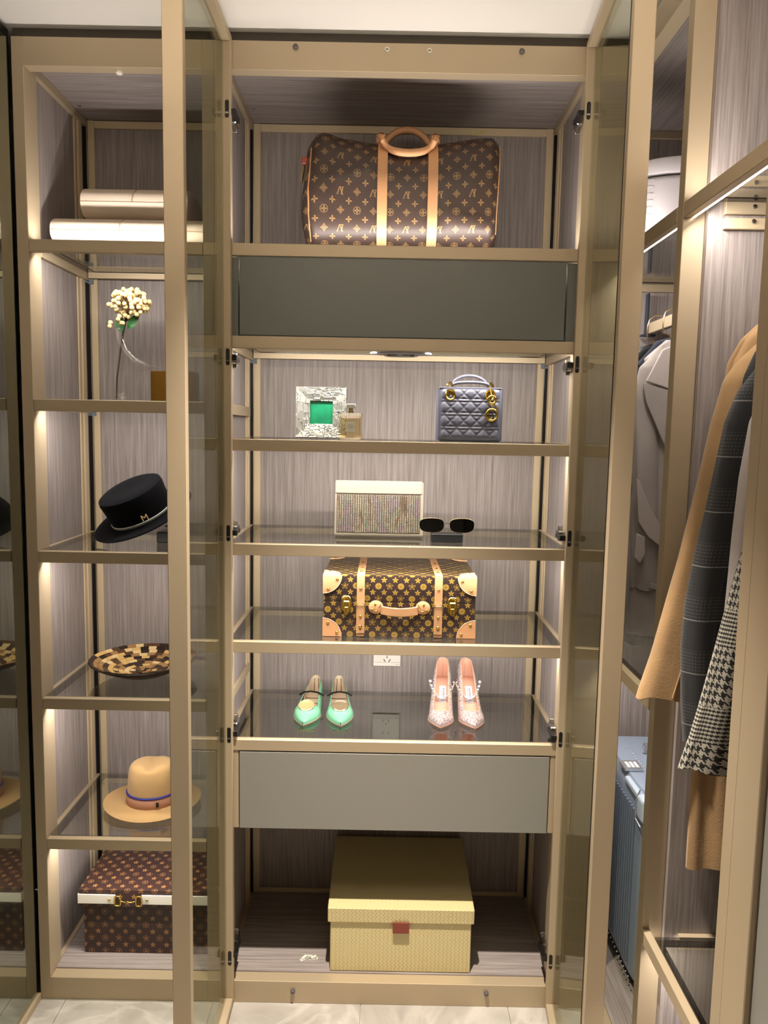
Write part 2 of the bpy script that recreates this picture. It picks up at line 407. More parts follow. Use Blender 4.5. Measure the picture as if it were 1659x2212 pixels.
# puck light under the second shelf
pk = MB().lathe([(.080, 0), (.078, -.004), (.048, -.006), (.046, -.004)], 40).build('puck_light', mat('satin_silver', (205, 205, 210), .3, .6), cb, True)
pk.location = (.467, .052, 1.7715); pk.scale = (1, .55, 1)
MB().lathe([(.044, -.005), (.042, -.009), (.036, -.009), (.034, -.006)], 36).build('ring', M_chrome, pk, True)
MB().lathe([(.028, -.006), (.026, -.009), (.0, -.0095)], 36, cap=False).build('lens', mat('frosted_lens', (225, 228, 235), .4), pk, True)
lamp('puck_lamp', 'SPOT', (.467, .10, 1.755), 3.0, (1, .93, .88), cb, (radians(8), 0, 0), size=.02, angle=150, blend=.8)

# ------------------------------------------------------------------ glass doors of the wide bay
def door(parent, hinge_x, sgn, rot, hz, edge_out, edge_in, near_len=.44):
    """sgn=+1: left door, inner side faces +x"""
    z0, z1 = .012, 2.506; L = near_len
    pane = B(*sorted((-.0015*sgn, .0015*sgn)), -L+.008, -.006, z0+.01, z1-.01).build('glass_door', M_doorglass, parent)
    pane.location = (hinge_x, 0, 0); pane.rotation_euler = (0, 0, rot)
    bx = lambda a, b, *r: B(*sorted((a*sgn, b*sgn)), *r)
    bx(-.004, .0185, -.024, -.003, z0, z1).build('hinge_stile', M_metal, pane, bevel=.0008)
    bx(-edge_out, edge_in, -L, -L+.020, z0, z1).build('leading_stile', M_metal, pane, bevel=.0012)
    bx(.0016, .0045, -L+.020, -L+.026, z0, z1).build('glazing_bead', M_metal2, pane)
    bx(.0046, .0062, -L+.0202, -L+.0225, z0, z1).build('glazing_seal', M_black, pane)
    bx(-.004, .0185, -L+.0205, -.0245, z1-.019, z1).build('rail', M_metal, pane, bevel=.0008)
    bx(-.004, .0185, -L+.0205, -.0245, z0, z0+.019).build('rail', M_metal, pane, bevel=.0008)
    for z in hz:
        h = MB(); cx = .0105*sgn
        pts = [(cx+.0048*cos(t), z+.016+.0048*sin(t)) for t in [pi*i/6 for i in range(7)]] + [(cx+.0048*cos(t), z-.016+.0048*sin(t)) for t in [pi+pi*i/6 for i in range(7)]]
        h.poly(pts, (-.0245, -.0238)).build('hinge_slot', M_black, pane)
        B(cx-.004, cx+.004, -.0252, -.0238, z-.011, z-.007).build('hinge_pin', M_chrome, pane)
    return pane
dl = door(cb, .026, 1, 0, (2.333, 1.747, 1.306, .773, .147), .0265, .013)
dr = door(cb, .916, -1, radians(-4.3), (2.344, 1.744, 1.308, .777, .153), .037, .004)
for sgn, xs, hz in ((1, .0315, (2.333, 1.747, 1.306, .773, .147)), (-1, .9055, (2.344, 1.744, 1.308, .777, .153))):
    for z in hz:
        X = lambda a: xs+a*sgn
        q = MB(); q.box(*sorted((X(.008), X(.024))), -.012, .006, z-.008, z+.006).box(*sorted((X(.010), X(.022))), .006, .05, z-.007, z+.005, 0)
        h = q.build('hinge', M_dchrome, cb, bevel=.001)
        B(*sorted((X(-.012), X(.010))), .0705, .078, z-.02, z+.02).build('mounting_plate', M_chrome, h, bevel=.001)
        B(*sorted((X(.0), X(.016))), .03, .074, z-.012, z+.012).build('hinge_body', M_chrome, h, bevel=.003)
        B(*sorted((X(-.004), X(.012))), -.0135, -.0125, z-.0095, z-.0075).build('hinge_link', M_chrome, h)
# socket on the back panel
so = B(.406, .492, .4005, .4095, .832, .918).build('wall_socket', mat('socket_white', (232, 228, 218), .4), cb, bevel=.0015)
q = MB(); cx, yy = .449, (.3998, .4006)
def slot(q, x, z, a, w_=.0022, l=.010):
    MB().box(-w_/2, w_/2, *yy, -l/2, l/2, mtx=TF(x, 0, z) @ RY(a)).build('socket_slot', M_black, so)
slot(q, cx, .862, 0, l=.008); slot(q, cx-.008, .851, -32); slot(q, cx+.008, .851, 32)
slot(q, cx-.009, .892, 0, .0035, .005); slot(q, cx+.009, .892, 0, .0035, .005)
B(.4065, .4915, .4001, .4006, .8445, .8452).build('seam', mat('seam_grey', (150, 146, 138), .6), so)
text('DELIXI', .0035, TF(.482, .4003, .8385) @ RX(90), MATS['seam_grey'], so)

# ------------------------------------------------------------------ right wing beyond, left wing of dark mirror glass
wr = thing('wardrobe_cabinet', 'closed tall wardrobe with brown gold frame at the right edge', 'wardrobe', (.575, -.778, 0))
B(0, .42, -2.5, -.005, 0, HT).build('carcass', M_woodv, wr)
B(-.002, 0, -.032, -.001, 0, HT).build('post', M_metal, wr, bevel=.001)
for k in range(5):
    y1 = -.036-k*.49
    dd = B(-.006, -.001, y1-.42, y1-.068, .08, 2.42).build('door', M_lacq, wr)
    B(-.016, -.0005, y1-.066, y1, .012, 2.49).build('door_stile', M_metal, dd, bevel=.0015)
    B(-.016, -.0005, y1-.486, y1-.422, .012, 2.49).build('door_stile', M_metal, dd, bevel=.0015)
    B(-.016, -.0005, y1-.4215, y1-.0665, 2.42, 2.49).build('door_rail', M_metal, dd)
    B(-.016, -.0005, y1-.4215, y1-.0665, .012, .08).build('door_rail', M_metal, dd)
wl = thing('wardrobe_cabinet', 'tall wardrobe with dark mirror glass doors at the left edge', 'wardrobe', (-.925, 0, 0))
B(-.5, -.012, -3.3, -.003, 0, HT).build('carcass', mat('dark_carcass', (40, 36, 32), .6), wl)
for k in range(6):
    B(-.008, 0, -.55*k-.549, -.55*k-.002, .022, 2.494).build('glass_door', M_mirror, wl)
B(-.012, .008, -3.3, -.002, 0, .020).build('plinth', M_metal, wl, bevel=.001)
B(-.011, .001, -3.3, -.002, 2.495, 2.512).build('top_rail', M_dchrome, wl)
#ITEMS
# ------------------------------------------------------------------ printed canvas patterns (maths nodes on the UV map, metres)
def uvnodes(nt):
    t = nt.nodes.new('ShaderNodeUVMap'); sp = nt.nodes.new('ShaderNodeSeparateXYZ'); nt.links.new(t.outputs[0], sp.inputs[0])
    return E_(nt, sp.outputs[0]), E_(nt, sp.outputs[1])
def polar(x, y, k, ph=0.):
    a = y.op('ARCTAN2', x); return (x*x+y*y).op('SQRT'), (a*k+ph).cos()
def colmix(nt, f, c1, c2, b):
    m = nt.nodes.new('ShaderNodeMix'); m.data_type = 'RGBA'
    nt.links.new(f.v, m.inputs[0]); m.inputs[6].default_value = c1; m.inputs[7].default_value = c2
    nt.links.new(m.outputs[2], b.inputs['Base Color']); return m
def monogram(name, kind, s, base, ink, rough=.3, sx=.042, sy=.021):
    m, nt, b = newmat(name); u, v = uvnodes(nt)
    vr = (v/sy).floor(); y = ((v/sy).frac()-.5)*sy
    r2 = vr.mod(2.0)                                        # 0 = motif row, 1 = small flower row
    uu = u/sx + r2*.5 + (vr/2).floor().mod(2.0)*0
    if kind == 'lv': x = (uu.frac()-.5)*sx; ci = (uu.floor()+ (vr/2).floor().mod(2.0)).mod(2.0); x = (uu.frac()-.5)*sx
    else: x = (uu.frac()-.5)*sx; ci = (uu.floor()+(vr/2).floor()).mod(2.0)
    if kind == 'lv':
        d, c4 = polar(x, y, 4); flower = d.lt((c4*.0030+.0048)*s)
        hole = d.gt(.0011*s); flower = flower*hole
        # concave diamond with flower
        ax, ay = x.abs()/(.0108*s), y.abs()/(.0108*s)
        q = ax.pw(.72)+ay.pw(.72); diam = (q.lt(1.0)*q.gt(.80)).mx(d.lt((c4*.0019+.0030)*s))
        circ = (d.lt(.0094*s)*d.gt(.0080*s)).mx(d.lt(((polar(x, y, 4, pi)[1])*-.0024+.0046)*s)*d.gt(.0012*s))
        # interlaced letters, upside down as on the bag
        xx = x*-1; yy = y*-1
        V = ((xx-.0018*s).abs()-(yy+.0085*s)*.40).abs().lt(.0012*s)*yy.abs().lt(.0085*s)
        Vs = (yy.gt(.0074*s)*yy.lt(.0086*s)*(((xx-.0018*s).abs()-.0064*s).abs().lt(.0022*s)))
        Ls = ((xx+.0040*s)-yy*.22).abs().lt(.0014*s)*(yy*1).gt(-.0075*s)*yy.lt(.0065*s)
        Lf = (yy.gt(-.0085*s)*yy.lt(-.0070*s)*xx.gt(-.0085*s)*xx.lt(.0030*s))
        Lh = (yy.gt(.0058*s)*yy.lt(.0070*s)*xx.gt(-.0060*s)*xx.lt(.0002*s))
        LV = V.mx(Vs).mx(Ls).mx(Lf).mx(Lh)
        rowk = (vr/2).floor().mod(2.0)      # LV row or circle row
        first = rowk.sel(circ, LV)
        motif = ci.sel(diam, first)
        f = r2.sel(flower, motif)
    else:
        d, c5 = polar(x, y, 5, -pi/2)
        star = d.lt((c5*.0026+.0056)*s)*d.gt(.0012*s)
        star_in = d.lt((c5*.0016+.0030)*s)*d.gt(.0007*s)
        d2 = (c5*.0025+.0074)*s
        hollow = (d.lt(d2)*d.gt(d2*.82)).mx(star_in)
        fl = d.lt((polar(x, y, 4)[1]*.0018+.0036)*s)
        if kind == 'disc': circ = d.lt(.0088*s)*(1-fl*d.gt(.0012*s)*d.lt(.0052*s)*((d*900).frac().gt(.35)))*(1-(d.lt(.0078*s)*d.gt(.0072*s)))
        else: circ = (d.lt(.0088*s)*d.gt(.0076*s)).mx(star_in*d.lt(.0045*s))
        f = r2.sel(star, ci.sel(hollow, circ))
    colmix(nt, f, srgb(*base), srgb(*ink), b)
    b.inputs['Roughness'].default_value = rough; b.inputs['Specular IOR Level'].default_value = .5
    return m
M_lv = monogram('brown_monogram_canvas', 'lv', 1.0, (62, 47, 41), (146, 116, 76), .48)
M_star = monogram('brown_star_canvas', 'ring', .95, (60, 40, 36), (166, 122, 76), .4, .039, .020)
M_disc = monogram('brown_disc_canvas', 'disc', .98, (50, 36, 32), (158, 128, 54), .42, .030, .0168)
# rounded block helper: superellipse loop in (a,b)
def sup(a, b, ex, n, t0=0.):
    out = []
    for i in range(n):
        t = t0+2*pi*i/n; c, s_ = cos(t), sin(t)
        out.append((a*math.copysign(abs(c)**(2/ex), c), b*math.copysign(abs(s_)**(2/ex), s_)))
    return out
def uvbox(mb, x0, x1, y0, y1, z0, z1, m=0, ou=0, ov=0):
    """box with metric uv on every face"""
    def q(p, uv): 
        b = len(mb.v); mb.v += p; mb.face([b, b+1, b+2, b+3], [(a+ou, c+ov) for a, c in uv], m)
    W, D, H_ = x1-x0, y1-y0, z1-z0
    q([(x0, y0, z0), (x1, y0, z0), (x1, y0, z1), (x0, y0, z1)], [(0, 0), (W, 0), (W, H_), (0, H_)])
    q([(x0, y0, z1), (x1, y0, z1), (x1, y1, z1), (x0, y1, z1)], [(0, H_), (W, H_), (W, H_+D), (0, H_+D)])
    q([(x1, y1, z0), (x0, y1, z0), (x0, y1, z1), (x1, y1, z1)], [(0, 0), (W, 0), (W, H_), (0, H_)])
    q([(x0, y1, z0), (x0, y0, z0), (x0, y0, z1), (x0, y1, z1)], [(-D, 0), (0, 0), (0, H_), (-D, H_)])
    q([(x1, y0, z0), (x1, y1, z0), (x1, y1, z1), (x1, y0, z1)], [(0, 0), (D, 0), (D, H_), (0, H_)])
    q([(x0, y1, z0), (x1, y1, z0), (x1, y0, z0), (x0, y0, z0)], [(0, -D), (W, -D), (W, 0), (0, 0)])
    return mb
def stud(parent, x, y, z, r=.0045, rx=pi/2, m=None):
    o = MB().lathe([(r, 0), (r*.85, r*.5), (r*.4, r*.8), (0.0003, r*.9)], 10).build('stud', m or M_gold, parent, True); o.location = (x, y, z); o.rotation_euler = (rx, 0, 0); return o

# ------------------------------------------------------------------ travel bag on the top shelf
G = .0012      # glass top above nominal shelf height
bag = thing('travel_bag', 'large brown monogram leather travel bag with tan straps on the top shelf', 'bag', (.036, .19, 2.0345))
rows = []; nu = 64; nv = 56
def bag_pt(u, t):
    X = -.262+.524*u; e = min(u, 1-u)*2
    hh = .285+.012*sin(u*7+1) + (.014*math.exp(-((u-.10)/.06)**2)) + .012*u
    k = max(.001, min(1, e*7.5))**.32
    hy = .128*(.90+.10*min(1, e*3))*(k if e < .14 else 1)
    c, s_ = cos(t), sin(t)
    ex = 3.4 if s_ < 0 else 2.7
    y = hy*math.copysign(abs(c)**(2/ex), c); z = hh/2 + hh/2*math.copysign(abs(s_)**(2/ex), s_)*(k**.35 if e < .14 else 1)
    # slump and folds in the canvas
    if abs(s_) < .995:
        wv = .006*sin(9*X+14*z)*sin(3.2*z/hh) + .009*math.exp(-((z-.17-.35*(X+.16))/.02)**2)*(1 if -.24 < X < -.08 else 0)
        wv += .007*math.exp(-((z-.05+.28*(X-.23))/.022)**2)*(1 if X > .10 else 0) - .006*math.exp(-((z-.11)/.03)**2)
        y += -wv if c < 0 else wv
    X2 = X - .012*math.exp(-((z-.12)/.07)**2)*(1 if u < .12 else 0)*(1-u/.12) - (.014*(1-z/hh))*(1 if u > .9 else 0)*(u-.9)/.1
    return (X2, y, z)
arc = None
for i in range(nu+1):
    u = i/nu; u = .5-.5*cos(pi*u) if False else u
    rows.append([bag_pt(u, -pi/2 - 2*pi*j/nv) for j in range(nv)])
mid = rows[nu//2]; cum = [0]
for j in range(nv): cum.append(cum[-1]+(Vector(mid[(j+1) % nv])-Vector(mid[j])).length)
MB().grid(rows, True, uvs=lambda i, j: (.524*i/nu+.004, cum[j]-.128), capa=True, capb=True).build('body', M_lv, bag, True)
for sx in (-.0555, .0725):       # tan straps wrapped round the body
    q = MB(); rr = []
    for j in range(nv+1):
        a = Vector(bag_pt((sx+.262)/.524, -pi/2-2*pi*j/nv)); c0 = Vector((a.x, 0, .14)); dirv = (a-c0).normalized()
        p = a+dirv*.0022; rr.append([(p.x-.0125, p.y, p.z), (p.x-.0125, p.y+dirv.y*.003, p.z+dirv.z*.003), (p.x+.0125, p.y+dirv.y*.003, p.z+dirv.z*.003), (p.x+.0125, p.y, p.z)])
    q.grid(rr, True).build('strap', M_tan, bag, True)
# front handle hangs forward, rear handle stands up
for k, (yb, zs, th) in enumerate(((-.068, -1, 62), (.055, 1, 15))):
    pts = []
    for i in range(17):
        t = pi*i/16; hx = .0085-.070*cos(t); hz = .068*sin(t)
        pts.append((hx, yb+(-hz*sin(radians(th)) if k == 0 else hz*.10), .283+(hz*(-.72) if k == 0 else hz*1.12)))
    if k == 0: pts = [(p[0], min(p[1], -.112-.0*p[2]) if 2 < i < 14 else p[1]-.03, p[2]) for i, p in enumerate(pts)]
    MB().tube(pts, [.0072+.0022*sin(pi*i/16) for i in range(17)], 10).build('handle', M_tan, bag, True)
    for sx in (-.061, .078):
        h = MB().box(-.012, .012, -.004, .004, -.016, .008, mtx=TF(sx, yb-.012 if k == 0 else yb+.006, .288)).build('handle_tab', M_tan, bag, bevel=.003)
        ring = [(sx+.010*cos(2*pi*i/12), (yb-.014 if k == 0 else yb+.008), .288+.009*sin(2*pi*i/12)) for i in range(12)]
        MB().tube(ring, .0018, 6, closed=True).build('ring', mat('dark_red_edge', (110, 50, 34), .4), h, True)
# piping, side ring and zip cord
MB().tube([bag_pt(.045, pi/2+pi*t/14) for t in range(4, 12)], .002, 6).build('piping', M_tan, bag, True)
MB().tube([bag_pt(.975, pi/2+pi*t/14) for t in range(2, 11)], .002, 6).build('piping', M_tan, bag, True)
MB().tube([(-.270, -.06+.0*i, .20+.022*sin(2*pi*i/14)) if 0 else (-.263+.004*sin(2*pi*i/14), -.06+.008*cos(2*pi*i/14), .205+.026*sin(2*pi*i/14)) for i in range(14)], .0028, 6, closed=True).build('side_ring', M_gold2, bag, True)
B(-.266, -.240, -.07, -.05, .222, .24).build('ring_tab', mat('red_leather', (150, 60, 36), .5), bag, bevel=.002)
MB().tube([(.17+.004*i, -.03, .316+.006*sin(i*1.9)+.0009*i) for i in range(11)], .0011, 5).build('zip_cord', mat('yellow_cord', (214, 196, 96), .7), bag, True)
MB().tube([(.205+.006*sin(i), -.03+.001*i, .318+.003*i) for i in range(5)], .0011, 5).build('zip_cord', MATS['yellow_cord'], bag, True)

# ------------------------------------------------------------------ cream cases, left top shelf
M_cream = mat('cream_leatherette', (218, 202, 184), .6, bump=.08, bscale=400)
def cream(name, label, x0, x1, y0, y1, z0, z1, split):
    t = thing(name, label, 'case', ((x0+x1)/2, (y0+y1)/2, z0), group='cream rounded cases'); W = (x1-x0)/2; D = (y1-y0)/2; H = z1-z0
    def half(za, zb, grow):
        rows = []
        for i in range(13):
            a = -1+2*i/12; xx = W*a; 
            r = []
            for (yy, zz) in sup(D, H/2, 2.9, 40):
                zf = (zz+H/2)/H
                r.append((xx*(1-.035*(abs(2*zf-1)**2.2)), yy, zz+H/2))
            rows.append(r)
        return MB().grid(rows, True, capa=True, capb=True)
    half(0, 1, 0).build('body', M_cream, t, True)
    # seams: thin darker gaps following the surface
    sm = mat('seam_brown', (150, 122, 98), .8)
    pts = [p for p in sup(D, H/2, 2.9, 80)]
    zc = .5*H; yy = -D*1.0
    B(-W*1.0, W*1.0, -D-.0006, -D+.002, H*.50-.0006, H*.50+.0006).build('seam', sm, t)
    arcp = [(split+.006*(k/8), y_, z_+H/2) for k, (y_, z_) in enumerate(sorted([p for p in pts if p[0] < 0 and p[1] > .0], key=lambda p: p[1]))]
    MB().tube(arcp, .0012, 5).build('seam', sm, t)
    return t
cream('storage_case', 'lower and longer cream rounded case on the top left shelf', -.868, -.475, .07, .27, 2.0285, 2.1085, -.02)
cream('storage_case', 'upper and shorter cream rounded case resting on the longer one', -.808, -.528, .12, .29, 2.1085, 2.1975, -.005)

# ------------------------------------------------------------------ vase, flower stem and amber block, second left shelf
zs = 1.6375
vs = thing('vase', 'clear blown glass vase with a sweeping slide shaped side on the second left shelf', 'vase', (-.735, .2, zs))
def vring(cx, rx, ry, z, n=28, tilt=0):
    return [(cx+rx*cos(2*pi*j/n), ry*sin(2*pi*j/n), z+tilt*cos(2*pi*j/n)) for j in range(n)]
prof = [(0.0, .030, .030, .002, 0), (0.0, .034, .034, .010, 0), (.002, .036, .034, .05, 0), (.006, .040, .034, .075, .004), (.030, .062, .036, .105, -.008),
        (.030, .062, .036, .118, -.028), (.008, .046, .034, .150, -.026), (-.006, .034, .032, .175, -.012), (-.008, .031, .030, .198, 0)]
MB().grid([vring(c, a, b_, z, tilt=ti) for c, a, b_, z, ti in prof], True, capa=True).build('body', M_vase, vs, True)
MB().tube([(-.008+.031*cos(2*pi*j/24), .030*sin(2*pi*j/24), .198) for j in range(24)], .0012, 5, closed=True).build('rim', M_vase, vs, True)
MB().tube([(.010, -.02, .175), (.022, -.028, .145), (.045, -.03, .118), (.078, -.025, .100), (.115, -.012, .094)], [.0025, .004, .005, .004, .002], 8).build('curl', M_vase, vs, True)
fl_ = thing('flower_stem', 'artificial cream berry flower with green leaves standing in the glass vase', 'flower', (-.742, .2, zs+.003))
MB().tube([(-.008, 0, .004), (-.006, 0, .06), (.004, 0, .13), (.014, -.002, .185), (.026, -.004, .235)], [.0022, .0022, .0024, .003, .0035], 8).build('stem', mat('dark_stem', (52, 42, 32), .7), fl_, True)
leafm = mat('leaf_green', (34, 92, 40), .45)
for (cx, cz, ln, wd, ang) in ((.012, .185, .050, .013, 4), (.030, .196, .050, .012, -38)):
    rows = []
    for i in range(8):
        t = i/7; wv = wd*sin(pi*min(1, t*.96+.02))**.8
        rows.append([(-wv, 0, ln*t), (0, .004, ln*t), (wv, 0, ln*t)])
    MB().grid(rows).xf(TF(cx, -.012, cz) @ RY(-ang)).build('leaf', leafm, fl_, True)
random.seed(11); bc = []
bm_ = mat('cream_berry', (244, 220, 160), .45)
b0 = None
while len(bc) < 118:
    x, y, z = random.uniform(-.057, .057), random.uniform(-.045, .045), random.uniform(-.040, .043)
    r2_ = (x/.057)**2+(y/.045)**2+(z/.043)**2
    if r2_ > 1 or (r2_ < .35) or (z < -.012 and random.random() < .55): continue
    if any((x-a)**2+(y-b)**2+(z-c)**2 < .0068**2 for a, b, c in bc): continue
    bc.append((x, y, z))
bc += [(-.050, -.01, -.052), (-.051, -.012, -.062), (-.018, -.02, -.054), (-.009, -.03, -.055), (-.022, -.03, -.045)]
for i, (x, y, z) in enumerate(bc):
    p = (.034+x, y-.004, .263+z); r = .0058+.0014*random.random()
    if b0 is None: b0 = MB().sphere((0, 0, 0), .0062, 10).build('berry', bm_, fl_, True); b0.location = p; bm0 = b0
    else: clone(b0, fl_, location=p, scale=(r/.0062,)*3)
    if i % 3 == 0: pass
q = MB()
for i, (x, y, z) in enumerate(bc[::3]): q.tube([(.028, -.004, .232), (.034+x*.6, y*.6, .255+z*.5), (.034+x, y, .263+z)], .0008, 4)
o = q.build('sprigs', mat('sprig_brown', (120, 92, 60), .8), fl_); o['kind'] = 'stuff'
am = thing('decor_block', 'glossy amber brown square block behind the right foot of the vase', 'ornament', (-.605, .27, zs))
B(-.062, .062, -.03, .03, 0, .090).build('body', mat('amber_brown_gloss', (112, 78, 22), .08, .35, .7), am, bevel=.002)
B(-.050, .050, -.0312, -.0302, .006, .084).build('front_panel', mat('amber_panel', (128, 92, 32), .12, .5), am)

# ------------------------------------------------------------------ black hat
M_felt = mat('black_felt', (10, 11, 15), .95, spec=.12, bump=.2, bscale=500, sheen=.03)
hat = thing('boater_hat', 'black felt flat topped hat with white ribbon and gold letter pin on the left shelf', 'hat', (-.672, .175, 1.324), (radians(20), radians(-23), radians(8)))
def ell(prof, sx=1, sy=1, c=(0, 0, 0), n=48): return MB().lathe(prof, n, c, sx=sx, sy=sy)
ell([(.088, 0), (.096, -.002), (.122, -.003), (.141, .000), (.1435, .0025), (.141, .0045), (.122, .002), (.096, .0035), (.088, .005)], 1, .88).build('brim', M_felt, hat, True)
ell([(.0865, .001), (.087, .02), (.089, .055), (.091, .076), (.089, .086), (.080, .0905), (.05, .089), (.001, .087)], 1, .88).build('crown', M_felt, hat, True)
ell([(.0875, .006), (.0885, .007), (.0895, .0128), (.0885, .0135)], 1, .88, n=48).build('ribbon', mat('white_ribbon', (214, 216, 216), .6), hat, True)
text('M', .026, TF(.018, -.0835, .026) @ RX(88), M_gold2, hat, 'letter_pin', .0014)
st = thing('hat_stand', 'small black block holding up the hat', 'stand', (-.600, .20, 1.2485))
B(-.035, .035, -.03, .03, 0, .030).build('base', M_black, st, bevel=.002)
MB().lathe([(.012, .03), (.010, .040), (.02, .043), (.02, .046)], 20).build('post', M_black, st, True)

# ------------------------------------------------------------------ mosaic platter
pl_ = thing('platter', 'round mosaic platter of brown and straw coloured horn pieces on the left shelf', 'plate', (-.688, .205, .8565))
RR = .150
def dish(r): return .010+.040*(r/RR)**2.2
ell([(.001, .003), (.06, .003), (.10, dish(.10)-.007), (.13, dish(.13)-.006), (RR-.002, dish(RR)-.005), (RR, dish(RR))]+[(r_, dish(r_)-.0012) for r_ in [RR-.002-.012*q_ for q_ in range(12)]]+[(.001, .0088)]).build('dish', mat('dark_horn', (48, 30, 22), .35), pl_, True)
hm = [mat('horn_%s' % n, c, .3) for n, c in (('brown', (88, 60, 38)), ('dark', (52, 34, 24)), ('straw', (214, 176, 108)), ('tan', (160, 122, 76)), ('black', (30, 20, 18)), ('cream', (226, 198, 142)))]
random.seed(5); nt_ = 0
rr_ = [0.008, .024, .040, .055, .070, .084, .098, .111, .124, .137, .1485]
for k in range(len(rr_)-1):
    ra, rb = rr_[k]+.0006, rr_[k+1]-.0004; n = max(6, int(2*pi*rb/.0245)); ph = random.random()
    j = 0
    for j in range(n):
        if nt_ >= 298: break
        a0 = 2*pi*(j+ph)/n+.004; a1 = 2*pi*(j+1+ph)/n-.004; am_ = (a0+a1)/2; h = random.uniform(.0008, .0022)
        m_ = MB(); P = []
        for dz in (-.001, h):
            for (r, a) in ((ra, a0), (rb, a0), (rb, a1), (ra, a1)): P.append((r*cos(a), r*sin(a), dish(r)+dz))
        m_.v = P
        for f in ((0, 1, 2, 3), (4, 7, 6, 5), (0, 4, 5, 1), (1, 5, 6, 2), (2, 6, 7, 3), (3, 7, 4, 0)): m_.face(f)
        m_.build('tile', hm[random.choice([0, 0, 1, 1, 2, 2, 3, 3, 4, 5])], pl_); nt_ += 1

# ------------------------------------------------------------------ tan fedora
M_tanfelt = mat('tan_felt', (192, 156, 104), .95, bump=.2, bscale=500, sheen=.2)
fd = thing('fedora_hat', 'tan felt fedora with pink band and blue cord on the lowest left glass shelf', 'hat', (-.665, .20, .4675), (radians(0), 0, radians(6)))
rows = []
for r, z in ((.074, .012), (.09, .0065), (.112, .0035), (.130, .006), (.138, .010), (.139, .012), (.137, .0135), (.13, .0095), (.112, .0065), (.09, .0095), (.074, .016)):
    rows.append([(r*cos(2*pi*j/48), r*.93*sin(2*pi*j/48), z + (.009*(r/.139)**3*(cos(2*pi*j/48)**2) if r > .08 else 0)-.0035*(r/.139)) for j in range(48)])
MB().grid(rows, True).build('brim', M_tanfelt, fd, True)
rows = []
for i in range(15):
    t = i/14; z = .008+.122*sin(t*pi/2)**.9; rad = .0735*(1-.16*t) * (max(0, 1-t**7))**.5 if t < 1 else .0005
    r = []
    for j in range(48):
        a = 2*pi*j/48; x, y = rad*cos(a), rad*.92*sin(a); zz = z
        fr = max(0, -sin(a))
        pin = math.exp(-((a-pi*1.5-.55)/.32)**2)+math.exp(-((a-pi*1.5+.62)/.32)**2)
        if t > .4: x, y = x*(1-.20*pin*(t-.4)), y*(1-.24*pin*(t-.4)*1.4)
        zz -= .016*math.exp(-(x/.016)**2)*max(0, t-.72)/.28
        r.append((x, y, zz))
    rows.append(r)
MB().grid(rows, True, capb=True).build('crown', M_tanfelt, fd, True)
ell([(.0745, .012), (.0755, .013), (.0735, .042), (.0725, .043)], 1, .925).build('band', mat('dusty_pink_band', (190, 142, 118), .8), fd, True)
ell([(.0735, .0425), (.0752, .0435), (.0745, .0465), (.0725, .0475)], 1, .925).build('cord', mat('blue_cord', (44, 46, 130), .6), fd, True)
B(.022, .030, -.0712, -.0698, .022, .036).build('tag', M_black, fd)

# ------------------------------------------------------------------ brown box with white strap
bx = thing('storage_box', 'brown star print box with white strap and gold horsebit buckle, bottom left', 'box', (-.655, .205, .0665))
uvbox(MB(), -.180, .180, -.105, .13, 0, .178, ov=.004).build('body', M_star, bx, bevel=.002)
uvbox(MB(), -.188, .188, -.120, .14, .1505, .200).build('lid', M_star, bx, bevel=.002, seg=2)
q = B(-.1885, -.084, -.1235, -.1205, .160, .188).build('strap', mat('white_leather', (232, 228, 212), .5), bx, bevel=.001)
B(-.010, .1885, -.1235, -.1205, .160, .188).build('strap', MATS['white_leather'], bx, bevel=.001)
B(-.1905, -.1885, -.1235, .14, .160, .188).build('strap_side', MATS['white_leather'], bx, bevel=.0005)
B(.1885, .1905, -.1235, .14, .160, .188).build('strap_side', MATS['white_leather'], bx, bevel=.0005)
for sx in (-.0765, -.0165):
    pts = [(sx+.0085*math.copysign(abs(cos(a))**.6, cos(a)), -.127, .172+.0145*math.copysign(abs(sin(a))**.6, sin(a))) for a in [2*pi*i/20 for i in range(20)]]
    MB().tube(pts, .0021, 8, closed=True).build('horsebit_ring', M_gold, bx, True)
MB().tube([(-.066, -.128, .172), (-.056, -.129, .170), (-.050, -.130, .171), (-.0465, -.130, .172), (-.043, -.130, .171), (-.036, -.129, .170), (-.027, -.128, .172)], [.0018, .0016, .0016, .0032, .0016, .0016, .0018], 8).build('horsebit_bar', M_gold, bx, True)
stud(bx, -.101, -.1236, .174, .004); stud(bx, .006, -.1236, .174, .004)

# ------------------------------------------------------------------ hammered photo frame and perfume
ht = 1.5465
M_ham = mat('hammered_silver', (196, 197, 190), .34, .4)
pf = thing('photo_frame', 'square hammered silver frame with a green picture on the upper glass shelf', 'photo frame', (-.170, .085, ht+.0035), (radians(-5), 0, 0))
rows = []; N = 60; W2 = .066
random.seed(3); dents = [(random.uniform(-W2, W2), random.uniform(0, .132)) for _ in range(85)]
def hamz(x, z):
    d = sorted(((x-a)**2+(z-b_)**2) for a, b_ in dents)[0]; return .0009*math.exp(-d/.00006)
hole = .030
def frame_pt(x, z):
    c = (x, z-.066); e = max(abs(c[0]), abs(c[1])); f = (e-hole)/(W2-hole)
    return (x, -.008-.010*min(1, max(0, f))**.8 + hamz(x, z), z)
gx = sorted(set([-W2+2*W2*i/N for i in range(N+1)] + [-hole, hole]))
q = MB(); n = len(gx)
